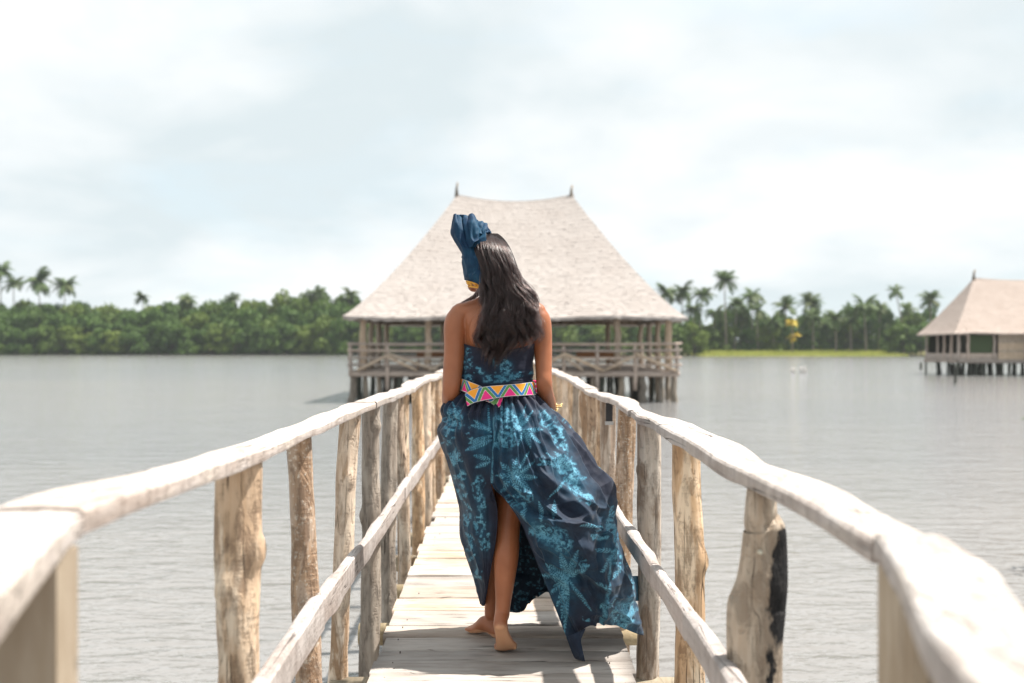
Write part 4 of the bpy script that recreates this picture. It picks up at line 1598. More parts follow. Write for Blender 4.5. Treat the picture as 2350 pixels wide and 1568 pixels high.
HEAD_C, HEAD_F, HEAD_S, HEAD_U = body()


# ------------------------------------------------------------------ printed cotton
def leaf_mask(X, Y, x0, y0, x1, y1, w, freq=0.62):
    """fern-like printed leaf from (x0,y0) to its tip (x1,y1)"""
    L = math.hypot(x1 - x0, y1 - y0)
    ux, uy = (x1 - x0) / L, (y1 - y0) / L
    a = (X - x0) * ux + (Y - y0) * uy
    b = -(X - x0) * uy + (Y - y0) * ux
    t = np.clip(a / L, 0, 1)
    hw = w * np.sin(np.pi * np.clip(t * 0.93 + 0.05, 0, 1)) ** 0.7 + 0.5
    inside = np.clip((hw - np.abs(b)) / 1.6, 0, 1) * (a > 0) * (a < L)
    teeth = 0.5 + 0.5 * np.sin((a - np.abs(b) * 0.75) * freq * 2)
    rib = np.clip(1 - np.abs(b) / 1.3, 0, 1)
    return inside * np.clip(teeth * 1.5 - 0.18 + rib, 0, 1)


def clump_mask(X, Y, cx, cy, rx, ry, seed, rot=0.0, thr=0.0):
    c, s = math.cos(rot), math.sin(rot)
    dx, dy = X - cx, Y - cy
    u, v = (dx * c + dy * s) / rx, (-dx * s + dy * c) / ry
    P = np.column_stack([X.ravel(), Y.ravel(), np.zeros(X.size)])
    n = fbm(P, 0.16, seed, 3).reshape(X.shape)
    e = fbm(P, 0.05, seed + 9, 3).reshape(X.shape)
    body_ = np.clip((1.0 - np.sqrt(u * u + v * v) + e * 0.5) * 3, 0, 1)
    return body_ * np.clip((n - thr) * 3.2 + 0.55, 0, 1)


def print_pattern(X, Y):
    """masks over the cloth, laid out in cloth positions"""
    pr = np.zeros_like(X)
    leaves = [
        # palm motif on the blown flap
        (1303, 1328, 1288, 1262, 8), (1303, 1328, 1326, 1258, 8), (1303, 1328, 1252, 1292, 8), (1303, 1328, 1350, 1292, 8), (1303, 1328, 1238, 1322, 8),
        (1303, 1328, 1354, 1398, 5), (1303, 1328, 1262, 1362, 8), (1303, 1328, 1278, 1395, 8), (1303, 1328, 1296, 1462, 6), (1303, 1328, 1288, 1425, 7),
        # leaves on the left of the seam
        (1128, 1000, 1072, 1018, 7), (1128, 1010, 1068, 1034, 8), (1128, 985, 1078, 975, 6), (1128, 992, 1084, 962, 6), (1126, 1055, 1086, 1045, 6), (1126, 1060, 1092, 1075, 6),
        (1120, 930, 1124, 990, 4), (1040, 925, 1054, 965, 4),
        # palm in the middle of the back
        (1180, 1092, 1215, 1036, 4), (1180, 1092, 1228, 1060, 6), (1180, 1092, 1235, 1098, 7), (1180, 1092, 1220, 1128, 7), (1180, 1092, 1190, 1140, 7),
        (1180, 1092, 1150, 1130, 7), (1180, 1092, 1140, 1092, 6), (1180, 1092, 1150, 1060, 6), (1180, 1092, 1186, 1050, 6),
        # leaves up on the right hip
        (1190, 985, 1205, 930, 4), (1190, 985, 1222, 945, 5), (1205, 990, 1218, 1030, 6), (1205, 990, 1240, 1018, 6), (1205, 990, 1246, 985, 5), (1205, 985, 1190, 1025, 5),
        # right bank of the skirt
        (1300, 1075, 1238, 1058, 5), (1300, 1075, 1252, 1040, 6), (1310, 1090, 1258, 1148, 4), (1318, 1100, 1345, 1158, 5), (1318, 1100, 1352, 1092, 6), (1300, 1080, 1275, 1035, 6),
        (1420, 1300, 1395, 1330, 6), (1395, 1270, 1362, 1262, 5), (1395, 1280, 1372, 1310, 5), (1390, 1345, 1362, 1330, 5), (1405, 1370, 1372, 1392, 6),
        (1415, 1190, 1390, 1160, 6), (1380, 1210, 1320, 1208, 5), (1392, 1215, 1405, 1160, 6), (1215, 1195, 1200, 1160, 5), (1245, 1195, 1238, 1150, 6), (1270, 1190, 1276, 1148, 6),
        # left panel
        (1062, 1060, 1030, 1040, 5), (1068, 1100, 1040, 1090, 5), (1075, 1130, 1050, 1140, 5), (1085, 1170, 1062, 1150, 5),
        (1090, 1240, 1068, 1222, 5), (1092, 1270, 1075, 1290, 5), (1100, 1330, 1092, 1290, 4),
    ]
    for (x0, y0, x1, y1, w) in leaves:
        pr = np.maximum(pr, leaf_mask(X, Y, x0, y0, x1, y1, w))
    clumps = [(1042, 965, 24, 30, 1, .5, .1), (1030, 1000, 18, 26, 2, 0, .1), (1170, 970, 32, 40, 3, 0, -.05), (1160, 1010, 26, 26, 4, 0, .0), (1255, 965, 16, 36, 5, -.5, .05), (1285, 1000, 15, 44, 6, -.45, .0),
              (1305, 1075, 24, 44, 7, -.4, -.05), (1322, 1120, 16, 34, 8, -.3, .0), (1258, 1222, 44, 27, 9, .35, -.12), (1290, 1240, 26, 20, 10, .4, -.05), (1425, 1420, 34, 46, 11, 0, -.06), (1440, 1395, 22, 30, 12, 0, -.1),
              (1412, 1215, 22, 42, 13, 0, .0), (1415, 1280, 20, 30, 14, 0, .05), (1100, 1195, 15, 34, 15, 0, .05), (1080, 1250, 13, 22, 16, 0, .1), (1060, 1130, 14, 24, 17, 0, .15), (1058, 1090, 13, 20, 18, 0, .1),
              (1195, 1140, 30, 26, 19, 0, .08), (1075, 1000, 10, 20, 20, 0, .2), (1095, 1120, 18, 30, 22, .2, .1), (1112, 1240, 12, 30, 23, 0, .1), (1072, 1190, 12, 26, 24, 0, .05), (1098, 1320, 9, 26, 25, 0, .1), (1050, 1050, 14, 22, 26, 0, .1), (1105, 1160, 14, 18, 27, 0, .1), (1240, 1060, 14, 24, 28, -.3, .15), (1350, 1150, 22, 16, 29, .5, .12), (1370, 1230, 26, 14, 30, .2, .1), (1335, 1290, 12, 18, 31, 0, .2), (1345, 1420, 10, 12, 32, 0, .2), (1450, 1350, 20, 30, 21, 0, .0)]
    for (cx, cy, rx, ry, sd_, rot, thr) in clumps:
        pr = np.maximum(pr, clump_mask(X, Y, cx, cy, rx, ry, sd_, rot, thr))
    # two long pale stems
    for x0, y0, x1, y1 in ((1398, 1240, 1376, 1440), (1135, 960, 1130, 1110)):
        L = math.hypot(x1 - x0, y1 - y0)
        ux, uy = (x1 - x0) / L, (y1 - y0) / L
        a = (X - x0) * ux + (Y - y0) * uy
        b = -(X - x0) * uy + (Y - y0) * ux
        pr = np.maximum(pr, np.clip((4 - np.abs(b)) / 3, 0, 1) * (a > 0) * (a < L) * 0.8)
    return pr


def soft(A, k):
    """cheap separable blur on the grid"""
    ker = np.ones(2 * k + 1) / (2 * k + 1)
    for _ in range(2):
        A = np.apply_along_axis(lambda r: np.convolve(np.pad(r, k, mode='edge'), ker, mode='valid'), 0, A)
        A = np.apply_along_axis(lambda r: np.convolve(np.pad(r, k, mode='edge'), ker, mode='valid'), 1, A)
    return A


def grid_normals(P):
    du = np.gradient(P, axis=1)
    dv = np.gradient(P, axis=0)
    n = np.cross(du, dv)
    n /= np.maximum(np.linalg.norm(n, axis=2), 1e-9)[:, :, None]
    return n


def set_attr(me, name, val):
    a = me.attributes.new(name, 'FLOAT', 'POINT')
    a.data.foreach_set('value', np.asarray(val, np.float32).ravel())


def skirt():
    # rows from waist to hem; columns from the left edge of the slit, round the left side, the front, the right side, to the right edge of the slit
    W = [
        [(1130, 904, 3.905), (1090, 902, 3.91), (1056, 896, 4.00), (1085, 885, 4.12), (1140, 880, 4.14), (1192, 884, 4.12), (1226, 898, 4.00), (1200, 902, 3.91), (1165, 904, 3.90), (1131, 904, 3.905)],
        [(1126, 930, 3.875), (1078, 928, 3.88), (1026, 920, 3.99), (1050, 910, 4.20), (1138, 910, 4.20), (1215, 912, 4.18), (1250, 922, 4.00), (1216, 930, 3.875), (1170, 932, 3.86), (1127, 930, 3.873)],
        [(1123, 958, 3.85), (1068, 953, 3.85), (1014, 941, 3.99), (1030, 935, 4.24), (1130, 935, 4.26), (1230, 938, 4.22), (1276, 950, 4.01), (1232, 958, 3.845), (1172, 960, 3.83), (1124, 958, 3.848)],
        [(1122, 980, 3.84), (1068, 976, 3.85), (1024, 963, 4.00), (1032, 958, 4.24), (1132, 960, 4.28), (1245, 965, 4.24), (1304, 976, 4.02), (1244, 984, 3.83), (1176, 985, 3.815), (1123, 980, 3.838)],
        [(1121, 1012, 3.835), (1064, 1006, 3.845), (1010, 996, 4.00), (1024, 990, 4.24), (1138, 992, 4.30), (1262, 995, 4.26), (1334, 1008, 4.03), (1258, 1015, 3.815), (1182, 1016, 3.80), (1122, 1012, 3.832)],
        [(1123, 1065, 3.835), (1070, 1060, 3.85), (1030, 1055, 4.01), (1040, 1050, 4.25), (1145, 1050, 4.32), (1282, 1052, 4.28), (1376, 1064, 4.04), (1288, 1072, 3.80), (1194, 1072, 3.775), (1124, 1064, 3.83)],
        [(1127, 1113, 3.84), (1080, 1112, 3.86), (1046, 1110, 4.02), (1055, 1108, 4.26), (1155, 1108, 4.33), (1300, 1110, 4.30), (1404, 1114, 4.06), (1318, 1128, 3.79), (1212, 1130, 3.755), (1129, 1112, 3.825)],
        [(1141, 1168, 3.86), (1092, 1172, 3.875), (1060, 1172, 4.03), (1068, 1165, 4.26), (1165, 1165, 4.34), (1312, 1165, 4.31), (1414, 1162, 4.09), (1340, 1188, 3.785), (1250, 1184, 3.745), (1168, 1156, 3.79)],
        [(1139, 1232, 3.885), (1096, 1236, 3.90), (1060, 1234, 4.04), (1075, 1228, 4.26), (1175, 1230, 4.34), (1325, 1230, 4.32), (1424, 1226, 4.13), (1364, 1250, 3.79), (1286, 1246, 3.75), (1200, 1210, 3.785)],
        [(1128, 1296, 3.92), (1104, 1300, 3.935), (1080, 1298, 4.05), (1095, 1300, 4.25), (1185, 1300, 4.34), (1315, 1300, 4.34), (1436, 1296, 4.13), (1396, 1318, 3.82), (1316, 1324, 3.775), (1240, 1312, 3.80)],
        [(1119, 1346, 3.95), (1108, 1350, 3.965), (1094, 1346, 4.06), (1120, 1355, 4.25), (1192, 1362, 4.33), (1300, 1345, 4.35), (1450, 1362, 4.15), (1420, 1378, 3.88), (1340, 1392, 3.80), (1282, 1418, 3.81)],
        [(1112, 1388, 3.98), (1109, 1390, 3.99), (1105, 1383, 4.06), (1150, 1398, 4.24), (1198, 1404, 4.31), (1262, 1360, 4.34), (1467, 1456, 4.12), (1412, 1436, 3.92), (1352, 1434, 3.83), (1318, 1508, 3.83)],
    ]
    K = np.array(W, float)
    NR, NC = 400, 620
    # columns: uneven so that the seen back gets most of them
    A = np.stack([crom(K[i], NC) for i in range(len(K))])
    flat = crom(A.reshape(len(K), -1), NR).reshape(NR, NC, 3)
    PX, PY, D = flat[:, :, 0], flat[:, :, 1], flat[:, :, 2]
    P = np.stack([(PX - 1150) / FPX * D, D, CAM_Z - (PY - 800) / FPX * D], 2)
    u = np.linspace(0, 1, NC)[None, :] + np.zeros((NR, 1))
    v = np.linspace(0, 1, NR)[:, None] + np.zeros((1, NC))
    N = grid_normals(P)
    N *= np.sign((N * (P - np.array([0.03, 4.05, 0.6]))).sum(2))[:, :, None]
    Pf = P.reshape(-1, 3)
    # gathers under the belt that open into long folds
    ph = fbm(np.column_stack([u.ravel() * 9, v.ravel() * 1.2, np.zeros(u.size)]), 1.0, 3, 3).reshape(u.shape)
    gather = np.sin(u * 2 * math.pi * 30 + ph * 5.5)
    gather = np.sign(gather) * np.abs(gather) ** 0.7
    env = np.clip(v / 0.05, 0, 1) * np.clip(1 - (v - 0.05) / 0.42, 0, 1) ** 1.2
    disp = 0.0075 * gather * env
    fold = np.sin(u * 2 * math.pi * 6.5 + ph * 6.5 + v * 2.0)
    ridge = 1 - np.abs(fold) * 2
    disp += 0.011 * ridge * np.clip((v - 0.12) / 0.3, 0, 1) * (1 - 0.35 * v) * (0.12 + 0.88 * np.clip((u - 0.3) / 0.2, 0, 1))
    # wind creases running down to the right over the flap
    diag = (P[:, :, 0] * 0.75 + P[:, :, 2] * 1.0)
    wc = fbm(np.column_stack([diag.ravel() * 9.0, (P[:, :, 0] - P[:, :, 2]).ravel() * 2.4, np.zeros(u.size)]), 1.0, 21, 3).reshape(u.shape)
    disp += 0.017 * (1 - 2.6 * np.abs(wc) ** 0.8) * np.clip((v - 0.25) / 0.3, 0, 1) * np.clip((u - 0.55) / 0.2, 0, 1)
    cr = fbm(Pf, 12, 41, 2).reshape(u.shape)
    disp += 0.009 * (1 - 2 * np.abs(cr)) * np.clip(v / 0.2, 0, 1)
    # crisp creases: the blown panel stands proud below a line swept from the top of the slit; a facet turns away on the right

    def step(line, depth, reach, sign=1.0):
        ln = crom(np.array(line, float), 60)
        best = np.full(PX.shape, 1e9)
        sgn = np.zeros(PX.shape)
        for a_, b_ in zip(ln[:-1], ln[1:]):
            dx, dy = b_ - a_
            L2 = dx * dx + dy * dy
            t_ = np.clip(((PX - a_[0]) * dx + (PY - a_[1]) * dy) / L2, 0, 1)
            ex, ey = PX - a_[0] - t_ * dx, PY - a_[1] - t_ * dy
            d_ = np.hypot(ex, ey)
            s_ = np.sign(dx * ey - dy * ex)
            upd = d_ < best
            best = np.where(upd, d_, best)
            sgn = np.where(upd, s_, sgn)
        d_ = best * sgn * sign
        rise = np.clip((d_ + 2) / 6, 0, 1)
        return depth * rise * rise * (3 - 2 * rise) * np.exp(-np.clip(d_, 0, None) / reach)
    back = np.clip((4.03 - D) / 0.06, 0, 1) * (u > 0.5)
    disp += back * step([(1127, 1112), (1170, 1148), (1225, 1178), (1290, 1192), (1350, 1206), (1425, 1262)], 0.034, 55)
    disp += back * step([(1262, 940), (1296, 985), (1335, 1040), (1372, 1105), (1392, 1165), (1400, 1230)], -0.030, 40, -1.0)
    disp += back * step([(1225, 925), (1238, 985), (1262, 1050), (1276, 1110)], 0.014, 30, 1.0)
    disp += back * step([(1372, 1240), (1372, 1310), (1380, 1380), (1376, 1430)], 0.020, 40, -1.0)
    # still at the edges of the slit and the waist
    edge = np.clip(np.minimum(u, 1 - u) / 0.02, 0.25, 1)
    # keep the outline columns (the sides) from swelling too much
    disp *= edge
    P2 = P + N * (disp - 0.004)[:, :, None]
    P2[:, :, 2] = np.maximum(P2[:, :, 2], 0.006)
    # one closed cloth above the slit
    k_ = int(NR * 6 / 11)
    for c_ in range(14):
        w_ = 1 - c_ / 14
        m_ = (P2[:k_, 0] + P2[:k_, -1]) / 2 if c_ == 0 else m_
        P2[:k_, c_] += (m_ - (P2[:k_, 0] if c_ == 0 else L0)) * w_ if c_ else 0
        if c_ == 0:
            L0, R0 = P2[:k_, 0].copy(), P2[:k_, -1].copy()
            P2[:k_, 0] = m_
            P2[:k_, -1] = m_
        else:
            P2[:k_, -1 - c_] += (m_ - R0) * w_
    # the flap's tip turns under
    F = np.array(grid_faces(NR, NC))
    me = np_mesh('skirt', P2.reshape(-1, 3), F)
    X, Y = PX, PY
    wob = fbm(np.column_stack([X.ravel(), Y.ravel(), np.zeros(X.size)]), 0.03, 77, 3).reshape(X.shape) * 3
    pr = print_pattern(X + wob, Y + wob)
    front = np.clip((D - 4.02) / 0.05, 0, 1)
    generic = clump_mask(X, Y, 1200, 1150, 900, 900, 55, 0, 0.35)
    pr = np.where(front > 0, pr * (1 - front) + generic * front * 0.7, pr)
    set_attr(me, 'print', pr)
    set_attr(me, 'bleed', np.clip(soft(pr, 15) * 2.5, 0, 1))
    o = put('skirt', me, M['fabric'], woman)
    md = o.modifiers.new('cloth_thickness', 'SOLIDIFY')
    md.thickness = 0.0016
    md.offset = 0
    return o


skirt()


def blown_edge():
    """the edge of the skirt that the wind has pushed past the railing post"""
    c = [[(1444, 1322, 4.16), (1485, 1322, 4.33), (1522, 1330, 4.36)], [(1448, 1350, 4.17), (1490, 1350, 4.345), (1533, 1352, 4.37)], [(1452, 1380, 4.17), (1490, 1378, 4.34), (1528, 1374, 4.36)]]
    A = np.stack([crom(np.array(r, float), 24) for r in c])
    fl = crom(A.reshape(3, -1), 20).reshape(20, 24, 3)
    D = fl[:, :, 2]
    P = np.stack([(fl[:, :, 0] - 1150) / FPX * D, D, CAM_Z - (fl[:, :, 1] - 800) / FPX * D], 2)
    me = np_mesh('skirt_edge', P.reshape(-1, 3), np.array(grid_faces(20, 24)))
    set_attr(me, 'print', np.full(480, 0.3))
    set_attr(me, 'bleed', np.full(480, 0.8))
    o = put('skirt_edge', me, M['fabric'], woman)
    o.modifiers.new('t', 'SOLIDIFY').thickness = 0.0016


blown_edge()


def flap_tip():
    """the corner of the blown panel curling back on itself near the deck"""
    c = [[(1300, 1462, 3.825), (1322, 1452, 3.80), (1344, 1442, 3.825)], [(1310, 1490, 3.82), (1326, 1482, 3.79), (1334, 1468, 3.80)], [(1318, 1508, 3.825), (1330, 1506, 3.78), (1337, 1490, 3.775)], [(1322, 1512, 3.83), (1333, 1516, 3.80), (1343, 1518, 3.78)]]
    A = np.stack([crom(np.array(r, float), 24) for r in c])
    fl = crom(A.reshape(4, -1), 30).reshape(30, 24, 3)
    D = fl[:, :, 2]
    P = np.stack([(fl[:, :, 0] - 1150) / FPX * D, D, CAM_Z - (fl[:, :, 1] - 800) / FPX * D], 2)
    P[:, :, 2] = np.maximum(P[:, :, 2], 0.004)
    me = np_mesh('skirt_corner', P.reshape(-1, 3), np.array(grid_faces(30, 24)))
    set_attr(me, 'print', np.zeros(720))
    set_attr(me, 'bleed', np.full(720, 0.15))
    o = put('skirt_corner', me, M['fabric'], woman)
    md = o.modifiers.new('t', 'SOLIDIFY')
    md.thickness = 0.0016


flap_tip()


TOP = [(0.985, -.012, 4.015, .152, .110), (1.03, -.016, 4.02, .137, .101), (1.08, -.017, 4.02, .132, .097), (1.14, -.014, 4.015, .1345, .1005), (1.20, -.010, 4.012, .1415, .107), (1.235, -.009, 4.014, .146, .113), (1.27, -.008, 4.016, .150, .118)]


def bodice():
    C = np.array(TOP)
    NR, NC = 170, 300
    th = np.linspace(0, 2 * math.pi, NC, endpoint=False)
    # top edge height round the body: low under the hair, a little higher at the sides and front
    ct, st = np.cos(th), np.sin(th)
    top = 1.192 + 0.030 * np.abs(ct) ** 1.5 + 0.085 * np.clip(st, 0, 1)
    V = np.zeros((NR, NC, 3))
    for i in range(NR):
        z = 0.985 + (top - 0.985) * i / (NR - 1)
        prm = [np.interp(z, C[:, 0], C[:, k]) for k in range(1, 5)]
        V[i, :, 0] = prm[0] + prm[2] * np.sign(ct) * np.abs(ct) ** 0.88
        V[i, :, 1] = prm[1] + prm[3] * np.sign(st) * np.abs(st) ** 0.88
        V[i, :, 2] = z
    N = V - np.array([-.012, 4.015, 0])
    N[:, :, 2] = 0
    N /= np.linalg.norm(N, axis=2)[:, :, None]
    q = np.column_stack([V[:, :, 0].ravel() * 3.0, V[:, :, 1].ravel() * 3, V[:, :, 2].ravel() * 14])
    horiz = fbm(q, 1.4, 61, 3).reshape(NR, NC)
    q2 = V.reshape(-1, 3)
    cr = fbm(q2, 22, 62, 3).reshape(NR, NC)
    zz = V[:, :, 2]
    d = 0.007 * (1 - 2 * np.abs(horiz)) * np.clip((1.16 - zz) / 0.06, 0.15, 1) + 0.0025 * cr
    d += 0.026 * np.clip(st, 0, 1)[None, :] ** 0.6 * np.exp(-((zz - 1.225) / 0.05) ** 2)
    d += 0.004 * np.clip((1.075 - np.abs(zz - 1.075) * 8), 0, 1)
    # upper hem band
    V2 = V + N * (d + 0.002)[:, :, None]
    me = np_mesh('bodice', V2.reshape(-1, 3), np.array(grid_faces(NR, NC, True)))
    X = 1150 + V[:, :, 0] * 571
    Y = 800 + (CAM_Z - V[:, :, 2]) * 571
    back = st < 0.15
    pr = np.zeros_like(X)
    for (cx, cy, rx, ry, s, rot, thr) in ((1072, 838, 14, 26, 71, .3, .0), (1082, 868, 18, 10, 72, .3, .05), (1150, 838, 24, 22, 73, -.7, .0), (1142, 866, 34, 11, 74, -.1, -.05), (1180, 860, 28, 9, 75, -.2, .0), (1212, 862, 10, 16, 76, 0, .1), (1078, 812, 8, 14, 77, 0, .2), (1100, 850, 20, 9, 78, .4, .15)):
        pr = np.maximum(pr, clump_mask(X, Y, cx, cy, rx, ry, s, rot, thr))
    pr = pr * back[None, :] + clump_mask(X, Y, 1150, 830, 200, 200, 88, 0, .3) * (~back)[None, :]
    set_attr(me, 'print', pr * 0.9)
    set_attr(me, 'bleed', np.clip(soft(pr, 6) * 1.5, 0, 1))
    o = put('bodice', me, M['fabric'], woman)
    md = o.modifiers.new('t', 'SOLIDIFY')
    md.thickness = 0.002
    md.offset = 1


bodice()


BELT_COLS = {'orange': (0.86, 0.33, 0.015), 'blue': (0.012, 0.14, 0.36), 'green': (0.085, 0.24, 0.055), 'pink': (0.78, 0.012, 0.20), 'white': (0.80, 0.76, 0.70), 'navy': (0.012, 0.014, 0.035)}


def belt_strip(name, top, bot, parent, phase, period, ns=420, nt=44, bulge=0.0):
    """top, bot: control points (x, y, depth) of the two edges in picture position and distance"""
    a = crom(np.array(top, float), ns)
    b = crom(np.array(bot, float), ns)
    t = np.linspace(0, 1, nt)[:, None, None]
    G_ = a[None] * (1 - t) + b[None] * t
    D = G_[:, :, 2] - bulge * np.sin(np.pi * t[:, :, 0])
    P = np.stack([(G_[:, :, 0] - 1150) / FPX * D, D, CAM_Z - (G_[:, :, 1] - 800) / FPX * D], 2)
    mid = P[nt // 2]
    s = np.concatenate([[0], np.cumsum(np.linalg.norm(np.diff(mid, axis=0), axis=1))])
    S = np.broadcast_to(s[None, :], (nt, ns))
    T = np.broadcast_to(1 - t[:, :, 0], (nt, ns))          # 1 at the top edge
    ph = ((S / period + phase) % 1.0)
    tri = 1 - np.abs(ph * 2 - 1)                            # zigzag 0..1
    q = (T - 0.5) - (tri - 0.5) * 1.25
    col = np.zeros((nt, ns, 4))
    col[..., 3] = 1

    def paint(mask, c):
        col[mask, :3] = BELT_COLS[c]
    paint(q >= 0.40, 'orange')
    paint((q < 0.40) & (q >= 0.02), 'blue')
    paint((q < 0.02) & (q >= -0.36), 'green')
    paint(q < -0.36, 'pink')
    for e in (0.40, 0.02, -0.36):
        paint(np.abs(q - e) < 0.017, 'white')
    paint((T < 0.075) | (T > 0.945), 'white')
    paint((T < 0.045) | (T > 0.965), 'navy')
    me = np_mesh(name, P.reshape(-1, 3), np.array(grid_faces(nt, ns)))
    ca = me.color_attributes.new('belt_colour', 'FLOAT_COLOR', 'POINT')
    ca.data.foreach_set('color', col.astype(np.float32).ravel())
    o = put(name, me, M['belt'], parent)
    md = o.modifiers.new('t', 'SOLIDIFY')
    md.thickness = 0.004
    md.offset = 0
    return o


def belt():
    # under strap: comes round the left side and dives below the upper one, its point hangs out beneath
    belt_strip('belt', [(1190, 868, 4.135), (1110, 866, 4.14), (1062, 866, 4.06), (1058, 867, 3.985), (1072, 873, 3.905), (1100, 884, 3.888), (1128, 898, 3.886)],
               [(1190, 900, 4.14), (1110, 900, 4.145), (1060, 898, 4.07), (1056, 896, 3.99), (1070, 902, 3.90), (1098, 914, 3.882), (1124, 926, 3.878)], woman, 0.05, 0.094)
    belt_strip('belt_point', [(1106, 902, 3.872), (1130, 904, 3.871), (1156, 906, 3.872)], [(1112, 913, 3.872), (1144, 936, 3.868), (1155, 912, 3.872)], woman, 0.95, 0.15, 90, 40)
    # upper strap: from its cut end low on the left, up across the back and round the right side to the front
    belt_strip('belt', [(1067, 904, 3.876), (1085, 893, 3.868), (1120, 886, 3.862), (1160, 883, 3.866), (1200, 879, 3.885), (1222, 876, 3.95), (1224, 875, 4.03), (1205, 874, 4.125), (1160, 874, 4.145)],
               [(1073, 934, 3.868), (1092, 925, 3.860), (1125, 918, 3.855), (1162, 912, 3.858), (1202, 909, 3.878), (1226, 908, 3.945), (1228, 907, 4.035), (1208, 904, 4.13), (1160, 904, 4.15)], woman, 0.62, 0.094, 560, 48)


belt()


# ------------------------------------------------------------------ head wrap
def sheet(ctrl, nr, nc, crease=0.0, seed=0, freq=20, fold=None):
    """cloth sheet through picture-position control rows; crease roughens it, fold = (count, depth) pleats along the rows"""
    A = np.stack([crom(np.array(r, float), nc) for r in ctrl])
    fl = crom(A.reshape(len(ctrl), -1), nr).reshape(nr, nc, 3)
    D = fl[:, :, 2]
    P = np.stack([(fl[:, :, 0] - 1150) / FPX * D, D, CAM_Z - (fl[:, :, 1] - 800) / FPX * D], 2)
    N = grid_normals(P)
    d = crease * (1 - 2 * np.abs(fbm(P.reshape(-1, 3), freq, seed, 3).reshape(nr, nc)))
    if fold:
        u = np.linspace(0, 1, nc)[None, :]
        v = np.linspace(0, 1, nr)[:, None]
        wv = fbm(np.column_stack([(u + 0 * v).ravel() * 2.5, (v + 0 * u).ravel() * 1.6, np.full(nr * nc, seed * 1.7)]), 1.0, seed, 2).reshape(nr, nc)
        w = np.abs(((u * fold[0] + 0.9 * wv + 0.3 * v) % 1) * 2 - 1)
        d = d + fold[1] * (w - 0.5)
    return P + N * d[:, :, None]


